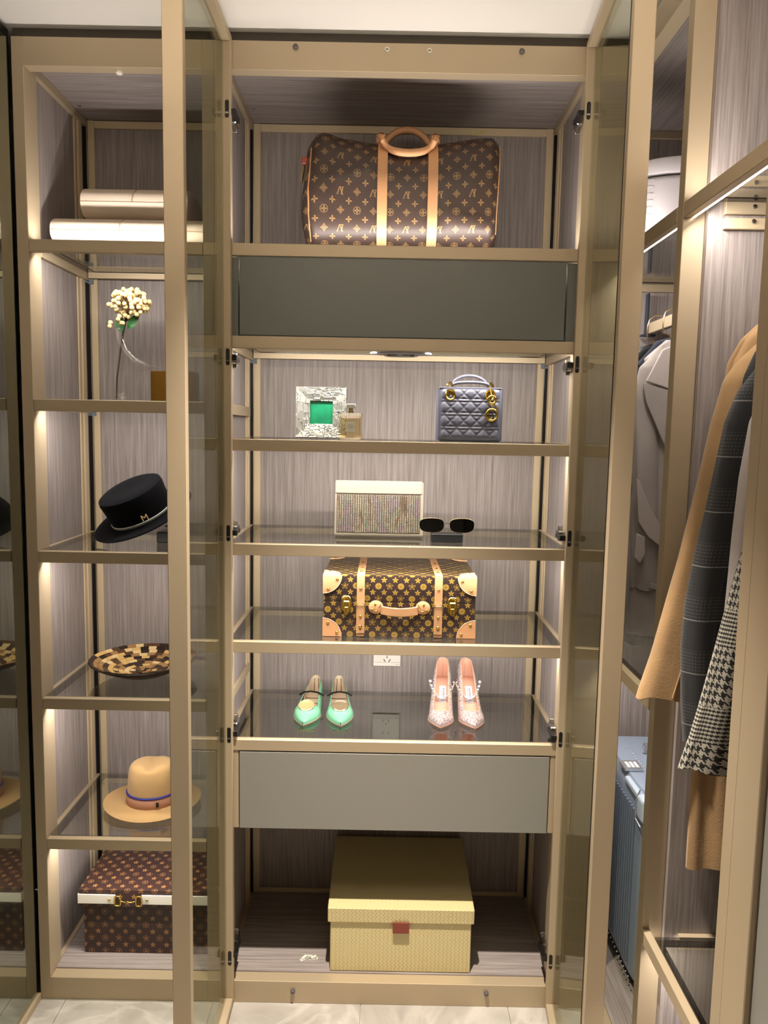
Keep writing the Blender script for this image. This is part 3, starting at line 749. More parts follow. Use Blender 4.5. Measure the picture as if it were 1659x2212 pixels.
for i in range(n-1):
    for j in range(n-1):
        cx, cz = (gx[i]+gx[i+1])/2, (gx[j]+gx[j+1])/2
        if abs(cx) < hole and abs(cz) < hole: continue
        b = len(q.v); q.v += [frame_pt(gx[a], gx[c]+.066) for a, c in ((i, j), (i+1, j), (i+1, j+1), (i, j+1))]; q.face([b, b+1, b+2, b+3])
me_ = q.build('frame', M_ham, pf)
bmx = bmesh.new(); bmx.from_mesh(me_.data); bmesh.ops.remove_doubles(bmx, verts=bmx.verts, dist=1e-5); bmx.to_mesh(me_.data); bmx.free()
for p in me_.data.polygons: p.use_smooth = True
q = MB(); q.box(-W2, -hole-.0002, -.0055, .010, 0, .132).box(hole+.0002, W2, -.0055, .010, 0, .132).box(-hole, hole, -.0055, .010, 0, .0358).box(-hole, hole, -.0055, .010, .0962, .132)
q.build('frame_body', M_black, pf)
B(-hole, hole, -.003, .004, .036, .096).build('picture', mat('green_picture', (28, 150, 104), .35, var=.25, vscale=30), pf)
B(-.012, .012, .0101, .05, .006, .085).build('easel_foot', M_black, pf)
pe = thing('perfume_bottle', 'square clear perfume bottle with silver cap in front of the hammered frame', 'perfume', (-.090, .036, ht))
def pillow(w_, h_, d_, z0):
    rows = []
    for i in range(13):
        t = i/12; z = z0+h_*t; k = 1-.05*sin(pi*t)
        rows.append([(x*k, y, z) for x, y in sup(w_/2, d_/2*(.55+.45*sin(pi*t)), 6, 28)])
    return MB().grid(rows, True, capa=True, capb=True)
pillow(.0635, .069, .030, .0005).build('bottle', M_amber, pe, True)
pillow(.054, .056, .020, .007).build('perfume', glassmix('perfume_liquid', (.95, .88, .74), .0, fres=1.1), pe, True)
MB().lathe([(.0075, .069), (.0075, .074), (.006, .075), (.006, .082)], 16).build('collar', M_gold2, pe, True)
B(-.0120, .0120, -.008, .008, .082, .0925).build('cap', mat('satin_silver_cap', (222, 226, 216), .3, .4), pe, bevel=.0012)
lb = B(-.0125, .0125, -.0175, -.0168, .021, .047).build('label', mat('paper_label', (222, 222, 200), .7), pe)
text('GABRIELLE', .0030, TF(0, -.0176, .038) @ RX(90), mat('ink', (70, 66, 60), .7), lb); text('CHANEL', .0040, TF(0, -.0176, .0325) @ RX(90), MATS['ink'], lb); text('PARIS', .002, TF(0, -.0176, .0275) @ RX(90), MATS['ink'], lb)

# ------------------------------------------------------------------ quilted grey handbag
M_lady = mat('lavender_grey_leather', (96, 98, 113), .45, bump=.08, bscale=700)
hb = thing('handbag', 'small lavender grey quilted handbag with gold charms on the upper glass shelf', 'bag', (.220, .085, ht))
hb.scale = (1.02, 1, 1.07); HW, HH = .081, .130
def quilt(x, z):
    p = .0335; s_ = 0
    d1 = abs(((x+z)/p+.5) % 1-.5)*p/1.414; d2 = abs(((x-z)/p+.5) % 1-.5)*p/1.414
    d3 = min(abs(((z-.004)/p+.5) % 1-.5)*p, abs(((z+.004)/p+.5) % 1-.5)*p)
    d = min(d1, d2, d3)
    edge = min(HW-.006-abs(x), HH-.003-z, z-.010)
    if edge < 0: return 0
    return .0042*(1-math.exp(-d/.0035))*min(1, edge/.004)
def hb_half(z): return (.5+.5*min(1, (HH-z)/HH+.15))*.044
NX, NZ = 84, 68; rows = []
for j in range(NZ+1):
    z = .004+(HH-.004)*j/NZ; yh = .030-.012*(z/HH) - (.006*max(0, 1-z/.012))
    rows.append([(-HW+2*HW*i/NX+0.0, -yh-quilt(-HW+2*HW*i/NX, z)+.004*(abs(-1+2*i/NX)**6), z) for i in range(NX+1)])
q = MB().grid(rows)
q.grid([[(x, -y*.98+.0, z) for x, y, z in r] for r in rows])
sd = [[rows[j][0] for j in range(NZ+1)], [(-HW-.005, 0, rows[j][0][2]) for j in range(NZ+1)], [(rows[j][0][0], -rows[j][0][1]*.98, rows[j][0][2]) for j in range(NZ+1)]]
q.grid(sd); q.grid([[(-p[0], p[1], p[2]) for p in r] for r in sd])
q.build('body', M_lady, hb, True)
B(-HW+.002, HW-.002, -.026, .026, .0005, .009).build('base', mat('dark_grey_leather', (62, 64, 66), .6), hb, bevel=.003)
B(-HW+.002, HW-.002, -.018, .018, .1295, .1325).build('top_edge', M_lady, hb, bevel=.001)
for yb in (-.013, .012):
    MB().tube([(-.046+.092*i/14, yb+(-.004 if yb < 0 else .004), .139+(.024 if yb > 0 else .006)*sin(pi*i/14)**.5) for i in range(15)], [.0036]*15, 8).build('handle', M_lady, hb, True)
    for sx in (-.052, .052):
        rg = [(sx+.002*cos(a), yb, .136+.0095*sin(a)) if 0 else (sx+.0065*cos(a), yb-.004*sin(a)*0, .134+.010*sin(a)) for a in [2*pi*i/14 for i in range(14)]]
        MB().tube(rg, .0018, 7, closed=True).build('ring', M_gold, hb, True)
for sx in (-.052, .050):
    g = MB().lathe([(.0145, 0), (.0145, .002), (.0120, .0045), (.0095, .0035), (.0085, .0015), (.0085, 0)], 24).build('eyelet', M_gold, hb, True)
    g.location = (sx, -.0205, .1135); g.rotation_euler = (pi/2, 0, 0)
    MB().lathe([(.0075, .0008), (.0001, .0009)], 16).build('eyelet_core', mat('brass_dark', (150, 116, 40), .3, 1), g, True)
def ringc(x, z, r, t, y=-.032, sz=1): return MB().tube([(x+r*cos(a), y, z+r*sz*sin(a)) for a in [2*pi*i/20 for i in range(20)]], t, 8, closed=True)
ringc(.0535, .103, .0095, .0030).build('charm_o', M_gold, hb, True)
ringc(.054, .0665, .0140, .0030, sz=1).build('charm_d', M_gold, hb, True)
B(.0445, .0475, -.035, -.031, .054, .079).build('charm_bar', M_gold, hb, bevel=.0008)
MB().tube([(.052, -.033, .078), (.0575, -.033, .066), (.052, -.033, .056)], .0016, 6).build('charm_bar', M_gold, hb, True)
MB().tube([(.0535, -.030, .093), (.052, -.031, .087), (.053, -.031, .081)], .0024, 6).build('charm_link', M_gold, hb, True)
MB().tube([(.058, -.030, .094), (.064, -.031, .086), (.070, -.031, .080), (.067, -.031, .074)], .0020, 6).build('charm_link', M_gold, hb, True)
MB().tube([(.050, -.022, .130), (.0515, -.028, .118), (.053, -.031, .110)], .0022, 6).build('charm_link', M_gold, hb, True)

# ------------------------------------------------------------------ chain clutch, sunglasses, black box
zc = 1.2775
cl = thing('clutch_bag', 'ivory clutch covered with rows of iridescent metal chain on the third glass shelf', 'bag', (-.015, .165, zc+.003), (radians(-6), 0, 0))
M_ivory = mat('ivory_leather', (164, 155, 137), .55)
B(-.122, .124, -.018, .022, 0, .150).build('body', M_ivory, cl, bevel=.004, seg=2)
B(-.120, .119, -.0225, -.0185, .116, .152).build('flap', M_ivory, cl, bevel=.0015)
def irid():
    m, nt, b = newmat('iridescent_chain'); g = nt.nodes.new('ShaderNodeNewGeometry'); mp = nt.nodes.new('ShaderNodeMapping'); mp.inputs['Scale'].default_value = (1.6, 1, .45); nt.links.new(g.outputs['Position'], mp.inputs[0])
    n = nt.nodes.new('ShaderNodeTexNoise'); n.inputs['Scale'].default_value = 38; n.inputs['Detail'].default_value = 5; nt.links.new(mp.outputs[0], n.inputs[0])
    r = nt.nodes.new('ShaderNodeValToRGB'); e = r.color_ramp.elements
    e[0].position = .25; e[0].color = srgb(112, 94, 76); e[1].position = .8; e[1].color = srgb(190, 172, 148)
    for p, c in ((.38, (176, 160, 138)), (.47, (214, 202, 182)), (.52, (166, 190, 168)), (.57, (186, 160, 172)), (.66, (196, 194, 192))):
        x = e.new(p); x.color = srgb(*c)
    nt.links.new(n.outputs[0], r.inputs[0]); nt.links.new(r.outputs[0], b.inputs['Base Color']); b.inputs['Metallic'].default_value = .45; b.inputs['Roughness'].default_value = .25; return m
M_ir = irid(); cm0 = None
B(-.116, .115, -.0192, -.0182, .008, .115).build('fringe_backing', mat('fringe_backing_taupe', (92, 78, 64), .6), cl)
for k in range(37):
    q = MB(); x = -.112+.0062*k
    if cm0 is None:
        for j in range(24):
            z = .112-.0043*j
            q.box(-.0018, .0018, -.0018, .0010, -.0012, .0012, mtx=TF(0, 0, z) @ RX(28) @ RY(18 if j % 2 else -18))
        cm0 = q.build('chain_row', M_ir, cl); cm0.location = (x, -.0202, 0)
    else: clone(cm0, cl, location=(x, -.0202-.0006*random.random(), -.002*random.random()))
bb = thing('black_box', 'small black embossed box under the sunglasses', 'box', (.170, .100, zc))
B(-.042, .042, -.025, .025, 0, .021).build('body', mat('black_embossed', (24, 25, 28), .45, bump=.6, bscale=90), bb, bevel=.0015)
B(-.0425, .0425, -.0255, .0255, .0185, .0225).build('lid', MATS['black_embossed'], bb, bevel=.001)
sg = thing('sunglasses', 'dark sunglasses with thin gold frame lying on the small black box', 'sunglasses', (.169, .085, zc+.0235))
for s_ in (-1, 1):
    outl = [(s_*(.0405+.0325*math.copysign(abs(cos(a))**.74, cos(a))*(1+.05*sin(a))), .0215+.0192*math.copysign(abs(sin(a))**.74, sin(a))) for a in [2*pi*i/28 for i in range(28)]]
    MB().poly(outl, (-.0008, .0008)).build('lens', M_lens, sg)
    MB().tube([(x, 0, z) for x, z in outl], .0007, 6, closed=True).build('rim', M_gold2, sg, True)
    MB().tube([(s_*.0685, .001, .030), (s_*.071, .02, .030), (s_*.069, .10, .022), (s_*.066, .13, .006)], .0012, 6).build('temple', M_gold2, sg, True)
    MB().tube([(s_*.010, 0, .018), (s_*.012, .008, .012), (s_*.013, .008, .005)], .0009, 6).build('nose_pad', M_gold2, sg, True)
MB().tube([(-.0085, 0, .024), (-.004, 0, .0275), (.004, 0, .0275), (.0085, 0, .024)], .0012, 6).build('bridge', M_gold2, sg, True)

# ------------------------------------------------------------------ vintage style suitcase
sc = thing('vintage_suitcase', 'small brown patterned suitcase with leather corners and brass locks on the fourth shelf', 'suitcase', (.046, .21, 1.0195))
SW, SD, S1, S2 = .203, .148, .098, .168
uvbox(MB(), -SW, SW, -SD, SD*.93, 0, S1-.0006, ou=.004, ov=.0016).build('body', M_disc, sc, bevel=.003, seg=2)
uvbox(MB(), -SW, SW, -SD, SD*.93, S1+.0006, S2, ou=.019, ov=.0016).build('lid', M_disc, sc, bevel=.005, seg=3)
B(-SW+.003, SW-.003, -SD+.003, SD*.93-.003, S1-.0006, S1+.0006).build('seam', M_black, sc)
M_stitch = mat('edge_pale', (236, 206, 170), .6)
for sx in (-1, 1):
    X = sx*.104
    st_ = B(X-.0105, X+.0105, -SD-.0028, -SD-.0002, .002, S2).build('strap', M_tan, sc, bevel=.0008)
    B(X-.0105, X+.0105, -SD-.0028, SD*.93, S2+.0001, S2+.0026).build('strap', M_tan, sc, bevel=.0008)
    B(X-.0112, X+.0112, -SD-.006, -SD-.003, .010, .088).build('strap_end', M_tan2, st_, bevel=.002)
    bk = [(X-.0125, -SD-.007, .066), (X-.0125, -SD-.007, .084), (X-.008, -SD-.0075, .0915), (X, -SD-.0078, .094), (X+.008, -SD-.0075, .0915), (X+.0125, -SD-.007, .084), (X+.0125, -SD-.007, .066)]
    MB().tube(bk, .0013, 6).build('buckle', M_gold2, st_, True)
    for z, r in ((.112+.02, .0042), (.058, .0038), (.030, .005)): stud(sc, X, -SD-(.0064 if z < .1 else .003), z, r)
    for y in (-.11, -.05, .03): stud(sc, X, y, S2+.0026, .0035, 0)
    # corners: quarter rounded leather patches
    for (zc_, zd) in ((0, 1), (S2, -1)):
        pts = [(sx*(SW+.0018), zc_-zd*.0)]
        for i in range(11):
            a = pi/2*i/10; pts.append((sx*(SW+.0018-.050*(1 if zd > 0 else 1)*cos(a)), zc_+zd*(.050*sin(a))))
        c_ = MB().poly(pts, (-SD-.0030, -SD-.0002)).build('corner', M_tan, sc, bevel=.001)
        rim = [(p[0], -SD-.0028, p[1]) for p in pts[1:]]
        MB().tube(rim, .0008, 5).build('edging', M_stitch, c_, True)
        B(*sorted((sx*(SW+.0002), sx*(SW+.0026))), -SD-.003, -SD+.045, *sorted((zc_, zc_+zd*.048))).build('corner_side', M_tan, sc, bevel=.0008)
        for ax_, az in ((.012, .038), (.036, .012)): stud(sc, sx*(SW-ax_), -SD-.003, zc_+zd*az, .0042)
        if zd < 0:
            for yy_, yd in ((-SD, 1), (SD*.93, -1)):
                pts = [(sx*(SW+.0018), yy_-yd*.0015)]+[(sx*(SW+.0018-.046*cos(pi/2*i/8)), yy_+yd*(-.0015+.046*sin(pi/2*i/8))) for i in range(9)]
                c2 = MB().poly(pts, (S2+.0001, S2+.0028), axis=2).build('corner_top', M_tan, sc, bevel=.0008)
                MB().tube([(p[0], p[1], S2+.0026) for p in pts[1:]], .0009, 5).build('edging', M_stitch, c2, True)
                stud(sc, sx*(SW-.014), yy_+yd*.030, S2+.0026, .0035, 0); stud(sc, sx*(SW-.032), yy_+yd*.012, S2+.0026, .0035, 0)
    # brass lock
    X = sx*.143-.001*sx
    outl = [(X+.0135*math.copysign(abs(cos(a))**.7, cos(a))*(1 if sin(a) > -.6 else .75), .088+.0245*math.copysign(abs(sin(a))**.75, sin(a))) for a in [2*pi*i/24 for i in range(24)]]
    lk = MB().poly(outl, (-SD-.004, -SD-.0004)).build('lock', M_gold, sc, bevel=.001)
    B(X-.0085, X+.0085, -SD-.0085, -SD-.0041, .084, .099).build('lock_plate', M_gold, lk, bevel=.002)
    B(X-.0055, X+.0055, -SD-.0090, -SD-.0041, .062, .0835).build('lock_tongue', M_gold, lk, bevel=.002)
    MB().tube([(X-.008, -SD-.005, .100), (X-.006, -SD-.006, .109), (X+.006, -SD-.006, .109), (X+.008, -SD-.005, .100)], .0016, 6).build('lock_loop', M_gold, lk, True)
# handle
hn = MB().grid([[(x, -SD-.0125-.008*sin(pi*i/16)+dy, .077-.004*sin(pi*i/16)+dz) for dy, dz in ((-.0025, -.0115), (.0025, -.0115), (.0025, .0115), (-.0025, .0115))] for i, x in enumerate([-.050+.100*i/16 for i in range(17)])], True, capa=True, capb=True).build('handle', M_tan2, sc, bevel=.0015)
for sx in (-1, 1):
    o = MB().lathe([(.0195, 0), (.0195, .0018), (.018, .0028), (.0005, .003)], 24).build('handle_plate', M_tan, sc, True); o.location = (sx*.063, -SD-.0003, .082); o.rotation_euler = (pi/2, 0, 0); o.scale = (1, .95, 1)
    for dx, dz in ((-.008*sx+.010*sx, .009), (.010*sx, -.006), (-.001*sx, -.011)): stud(sc, sx*.066+dx-.003*sx, -SD-.0034, .082+dz, .0034)
    MB().tube([(sx*.050, -SD-.003, .090), (sx*.050, -SD-.016, .090), (sx*.056, -SD-.016, .082)], .0016, 6).build('handle_loop', M_gold2, sc, True)

# ------------------------------------------------------------------ shoes
def shoe(name, label, loc, rz, L, hw, heel, wallh, toeh, m_out, m_in, m_sole, top_t, pointed=.78, lean=.5, back=.5, group=None, slope=1.7, liftw=.0):
    t = thing(name, label, 'shoe', loc, (0, 0, radians(rz)), group)
    def width(s):
        if s < .34: return hw*(sin(pi/2*(s/.34))**pointed)*(1 if s > 0 else 0)+.0012
        k = (s-.34)/.66; return hw*(1-back*k**.9) if k < .86 else hw*(1-back*k**.9)*sqrt(max(.0, 1-((k-.86)/.14)**2))+.001
    def zb(s): return 0.0 if s < .30 else heel*(0.5-.5*cos(pi*min(1, (s-.30)/.62)))
    def wall(s): return toeh*(.28+.72*min(1, s/.22)) if s < .30 else toeh+(wallh-toeh)*((s-.30)/.70)**slope
    NS, NA = 44, 12
    def side(sg, off=0.):
        rows = []
        for i in range(NS+1):
            s = i/NS; w_ = max(.0004, width(s)-off); h_ = wall(s); z0 = zb(s)
            if s <= top_t: ae = pi/2
            else:
                k = min(1, (s-top_t)/.10); ae = pi/2*(1-lean*sqrt(1-(1-k)**2))
            r = []
            for j in range(NA+1):
                a = ae*j/NA
                ln_ = w_*(cos(a)**.75 if a < pi/2-1e-6 else 0)
                r.append((sg*ln_, L*s, z0+.003+(h_-off)*sin(a)**.9*(1.0 if s > top_t+.1 else 1)))
            rows.append(r)
        return rows
    q = MB()
    q.grid(side(1)); q.grid(side(-1)); q.build('upper', m_out, t, True)
    q = MB(); q.grid(side(1, .0012)); q.grid(side(-1, .0012)); q.build('lining', m_in[0], t, True)
    rows = [[(x*max(.0003, width(i/NS)-.0016), L*i/NS, zb(i/NS)+.0045) for x in (-1, -.5, 0, .5, 1)] for i in range(1, NS)]
    q = MB().grid(rows); q.grid([[(p[0], p[1], p[2]-.001) for p in r] for r in rows]); q.build('insole', m_in[1], t, True)
    rows = [[(x*(width(i/NS)+.0006), L*i/NS, zb(i/NS)+zz) for x, zz in ((-1, .0032), (-1, .0), (1, .0), (1, .0032))] for i in range(0, NS+1)]
    MB().grid(rows, True, capa=True, capb=True).build('sole', m_sole, t)
    edge = []
    for sg_, rg in ((1, range(NS, -1, -1)), (-1, range(0, NS+1))):
        S_ = side(sg_)
        for i in rg:
            if i/NS > top_t: edge.append(S_[i][-1])
    MB().tube(edge, .0011, 5, caps=True).build('topline', m_in[2], t, True)
    return t, width, zb, wall
M_mint = mat('mint_leather', (134, 204, 166), .28)
M_nude = mat('nude_insole', (222, 192, 160), .5)
for k, (x, lab) in enumerate(((-.215, 'left mint green pointed flat with a round gold disc, lower glass shelf'), (-.110, 'right mint green pointed flat with a round gold disc, lower glass shelf'))):
    rz = (-4, 4.5)[k]
    t, wd_, zb_, wl_ = shoe('flat_shoe', lab, (x, .100, .7532), rz, .245, .038, .008, .062, .030, M_mint, (mat('dark_lining', (62, 52, 50), .7), M_nude, M_mint), mat('sole_tan', (196, 178, 150), .6), .27, group='mint green flats', slope=1.3)
    d_ = MB().lathe([(.0215, 0), (.0228, .0012), (.0228, .0035), (.0205, .0048), (.0195, .0040), (.0005, .0046)], 32).build('disc', mat('cream_shell_disc', (216, 194, 138), .22, .4) if k == 0 else mat('shell_disc_grey', (186, 164, 132), .2, .6), t, True)
    d_.location = (0, .060, .0345); d_.rotation_euler = (radians(24), 0, 0); d_.scale = (1, .95, 1)
    MB().tube([(-.036, .150, .034), (-.022, .146, .044), (0, .142, .049), (.022, .146, .044), (.036, .150, .034)], .0026, 6).build('elastic', M_black, t, True)
    rows = [[(x_*(wd_(s)-.0024)*(1-.28*zz), .245*s, zb_(s)+.006+zz*(wl_(s)-.010)) for x_, zz in ((-1, 1), (-1, .5), (-1, .05), (0, .02), (1, .05), (1, .5), (1, 1))] for s in (.60, .68, .76, .84, .92, .965, .99)]
    MB().grid(rows, capb=True).build('heel_lining', mat('beige_heel_lining', (206, 186, 160), .8), t, True)
    text('VA', .010, TF(-.002, .125, .0068) @ RZ(180), mat('stamp_gold', (170, 120, 70), .5), t, ext=.0001)
def glitter():
    m, nt, b = newmat('glitter'); g = nt.nodes.new('ShaderNodeTexCoord')
    v = nt.nodes.new('ShaderNodeTexVoronoi'); v.inputs['Scale'].default_value = 420; nt.links.new(g.outputs['Object'], v.inputs[0])
    sp = nt.nodes.new('ShaderNodeSeparateXYZ'); nt.links.new(v.outputs['Color'], sp.inputs[0])
    r = nt.nodes.new('ShaderNodeValToRGB'); e = r.color_ramp.elements; e[0].position = 0; e[0].color = srgb(132, 112, 118); e[1].position = 1; e[1].color = srgb(250, 240, 235)
    for p, c in ((.3, (228, 196, 186)), (.55, (206, 196, 214)), (.8, (244, 222, 206))): x = e.new(p); x.color = srgb(*c)
    nt.links.new(sp.outputs[0], r.inputs[0]); nt.links.new(r.outputs[0], b.inputs['Base Color'])
    nm = nt.nodes.new('ShaderNodeBump'); nm.inputs['Strength'].default_value = .8; nm.inputs['Distance'].default_value = .003
    nt.links.new(sp.outputs[1], nm.inputs['Height']); nt.links.new(nm.outputs[0], b.inputs['Normal'])
    b.inputs['Metallic'].default_value = .35; b.inputs['Roughness'].default_value = .22; return m
M_glit = glitter(); M_peach = mat('peach_lining', (226, 176, 150), .5); M_crys = mat('crystal_bead', (235, 235, 240), .08, .55)
for k, (x, lab) in enumerate(((.168, 'left glitter pump with crystal bead strap on the lower glass shelf'), (.265, 'right glitter pump with crystal bead strap on the lower glass shelf'))):
    t, wd_, zb_, wl_ = shoe('high_heel_shoe', lab, (x, .100, .7532), (-5, 4)[k], .195, .036, .082, .068, .028, M_glit, (M_peach, M_peach, M_peach), M_peach, .27, group='glitter pumps', slope=1.2, pointed=.92, lean=.36, back=.34)
    MB().lathe([(.0045, 0), (.0042, .03), (.009, .066), (.014, .084)], 14, c=(0, .182, .0)).build('heel', M_glit, t, True)
    bd = None; nb = 19
    for i in range(nb):
        a = -1+2*i/(nb-1); y = .128-.030*(1-a*a)-.0*a; z = .118-.040*(1-a*a)**.8+.0
        px = a*.034; rr2 = .0030+.0024*(max(0, (a if k == 1 else -a)))**2
        if bd is None: bd = MB().sphere((0, 0, 0), .0032, 8).build('bead', M_crys, t, True); bd.location = (px, y, z-.028); bd.scale = (rr2/.0032,)*3
        else: clone(bd, t, location=(px, y, z-.028), scale=(rr2/.0032,)*3)
    MB().tube([((-1+2*i/12)*.037, .1285-.030*(1-(-1+2*i/12)**2)+.003, .088-.040*(1-(-1+2*i/12)**2)**.8) for i in range(13)], .0013, 5).build('strap', M_peach, t, True)
    s_ = .58; yy_ = .195*s_; z_ = zb_(s_)+.0062; sl = math.degrees(atan2(zb_(.66)-zb_(.50), .195*.16))
    lbm = TF(0.003, yy_+.012, zb_(.64)+.0068) @ RX(sl)
    q = MB().box(-.010, .010, -.026, .026, 0, .0006, mtx=lbm).build('label', mat('label_satin', (216, 218, 224), .4), t)
    text('yesibeine', .0105, lbm @ TF(.003, 0, .0008) @ RZ(-90), M_black, q, ext=.0001); text('NEW YORK', .0036, lbm @ TF(-.005, .004, .0008) @ RZ(-90), M_black, q, ext=.0001)

# ------------------------------------------------------------------ cream box and scraps at the bottom
def weave():
    m, nt, b = newmat('cream_woven_paper'); b.inputs['Base Color'].default_value = srgb(216, 200, 148); b.inputs['Roughness'].default_value = .55
    g = nt.nodes.new('ShaderNodeTexCoord'); sp = nt.nodes.new('ShaderNodeSeparateXYZ'); nt.links.new(g.outputs['Object'], sp.inputs[0])
    x, y, z = [E_(nt, sp.outputs[i]) for i in range(3)]
    a = (x+z+y)*90; c = (x-z-y)*90; par = ((a.floor()+c.floor()).mod(2.0))
    h = par.sel((a.frac()-.5).abs(), (c.frac()-.5).abs())
    bp = nt.nodes.new('ShaderNodeBump'); bp.inputs['Strength'].default_value = .45; bp.inputs['Distance'].default_value = .002; bp.invert = True
    nt.links.new(h.v, bp.inputs['Height']); nt.links.new(bp.outputs[0], b.inputs['Normal']); return m
M_weave = weave()
cbx = thing('storage_box', 'large cream woven paper box with brown leather tab on the cabinet floor', 'box', (.068, .210, .0665))
B(-.196, .196, -.168, .165, 0, .165).build('body', M_weave, cbx, bevel=.002)
B(-.203, .203, -.176, .180, -.043, 0).xf(TF(0, 0, .192) @ TF(0, -.176, 0) @ RX(2.2) @ TF(0, .176, 0)).build('lid', M_weave, cbx, bevel=.002)
B(-.0225, .0225, -.1795, -.176, .122, .1545).build('tab', mat('brown_leather_tab', (134, 58, 40), .5), cbx, bevel=.0008)
for i, (x, y, a) in enumerate(((-.205, .088, 40), (-.190, .094, -30), (-.178, .090, 10))):
    t = thing('plastic_scrap', ['leftmost clear plastic scrap on the cabinet floor', 'middle clear plastic scrap on the cabinet floor', 'rightmost clear plastic scrap on the cabinet floor'][i], 'scrap', (x, y, .0665), (0, 0, radians(a)), group='plastic scraps')
    MB().box(-.012, .012, -.005, .005, .0, .0008).box(-.006, .010, -.004, .004, .0009, .006, mtx=RY(-18)).build('strip', mat('clear_tape', (226, 226, 214), .25), t)

# ------------------------------------------------------------------ white case on the corner wardrobe's top shelf
wc = thing('travel_case', 'white hard case with a curved lid on the top shelf of the corner wardrobe', 'case', (.77, .08, 2.0285))
M_wc = mat('white_shell', (206, 200, 204), .4)
def wcr(za, zb, grow):
    rows = []
    for i in range(25):
        x = -.182+.364*i/24; zt = .165+.036*sqrt(max(0, 1-(x/.20)**2))
        rows.append([(x, y, za+(zt*zb-za)*(.5+.5*zn)) for y, zn in [(p[0], p[1]) for p in sup(.165+grow, 1, 16, 40)]])
    return MB().grid(rows, True, capa=True, capb=True)
wcr(.0, .80, 0).build('body', M_wc, wc, True)
rows = []
for i in range(25):
    x = -.184+.368*i/24; zt = .165+.036*sqrt(max(0, 1-(x/.20)**2))
    rows.append([(x, y, zt*.80+.001+(zt*.2)*(.5+.5*zn)) for y, zn in sup(.1655, 1, 16, 40)])
MB().grid(rows, True, capa=True, capb=True).build('lid', M_wc, wc, True)
mk0 = None
for i in range(9):
    z = .014+.0155*i
    if mk0 is None: mk0 = MB().tube([(-.008, 0, -.002), (-.006, 0, .001), (.006, 0, .002), (.008, 0, .0)], .0009, 5).build('embossed_mark', mat('mark_grey', (196, 190, 192), .5), wc, True); mk0.location = (-.160, -.1655, z)
    else: clone(mk0, wc, location=(-.160, -.1655, z))

# ------------------------------------------------------------------ pale blue suitcase
bs = thing('rolling_suitcase', 'pale blue ribbed aluminium look suitcase on wheels in the corner wardrobe', 'suitcase', (.790, .145, .0665), (0, 0, radians(0)))
M_blue = mat('pale_blue_shell', (168, 184, 206), .35, .35); M_sil = mat('silver_trim', (205, 208, 214), .25, .8)
rows = []
BX, BY, BZ = .105, .205, .540
for i in range(21):
    z = .035+BZ*i/20; k = min(i, 20-i); sh_ = {0: .78, 1: .93, 2: .985}.get(k, 1)
    rows.append([(x, y, z) for x, y in sup(BX*(.96+.04*sh_) if k else BX*.9, BY*(.97+.03*sh_) if k else BY*.96, 7, 44)])
MB().grid(rows, True, capa=True, capb=True).build('shell', M_blue, bs, True)
rb = None
for i in range(17):
    y = -.145+.018*i
    if rb is None: rb = MB().grid([[(-.0035, -.0045, z), (-.0065, -.0025, z), (-.0065, .0025, z), (-.0035, .0045, z), (.006, .0045, z), (.006, -.0045, z)] for z in (.075, .09, .50, .515)], True, capa=True, capb=True).build('rib', mat('blue_grey_rib', (120, 134, 156), .4, .4), bs); rb.location = (-BX+.001, y, 0)
    else: clone(rb, bs, location=(-BX+.001, y, 0))
B(-BX-.004, -.045, -.165, -.06, .548, .568).build('corner_guard', mat('pale_blue_guard', (182, 196, 214), .4), bs, bevel=.006, seg=3)
B(-BX-.003, -.045, -BY-.004, -.15, .50, .566).build('corner_guard', MATS['pale_blue_guard'], bs, bevel=.010, seg=3)
MB().tube([(-BX-.002, -.20, .49), (-BX-.006, -.17, .50), (-BX-.006, -.165, .545), (-BX+.005, -.165, .575)], .0022, 6).build('guard_trim', M_sil, bs, True)
lk = B(-BX-.002, -.055, -.055, .0, .575, .585).build('lock', M_sil, bs, bevel=.002)
for i in range(3): B(-BX+.008+.012*i, -BX+.016+.012*i, -.050, -.015, .5852, .5866).build('dial', mat('dial_white', (236, 238, 240), .4), lk)
MB().tube([(-.01, -.10, .578), (-.01, -.10, .602), (-.01, .07, .602), (-.01, .07, .578)], .007, 8).build('handle', M_sil, bs, True)
rv = None
for i in range(16):
    p = (-.045, -.15+.018*i, .5755)
    if rv is None: rv = MB().sphere((0, 0, 0), .0026, 6).build('rivet', M_sil, bs, True); rv.location = p
    else: clone(rv, bs, location=p)
rv2 = None
for i in range(18): clone(rv, bs, location=(-BX-.002, -.17+.02*i, .050))
for sx in (-.07, .07):
    for sy in (-.16, .16):
        wh = MB().lathe([(.010, -.010), (.019, -.008), (.020, 0), (.019, .008), (.010, .010)], 20).xf(TF(sx, sy, .0205) @ RY(90)).build('wheel', M_black, bs, True)
        MB().lathe([(.012, -.0105), (.013, -.0115), (.0005, -.012)], 16).xf(TF(sx, sy, .0205) @ RY(90)).build('wheel_hub', mat('wheel_grey', (150, 156, 166), .4), wh, True)
        B(sx-.012, sx+.012, sy-.014, sy+.014, .036, .045).build('wheel_fork', M_black, wh)

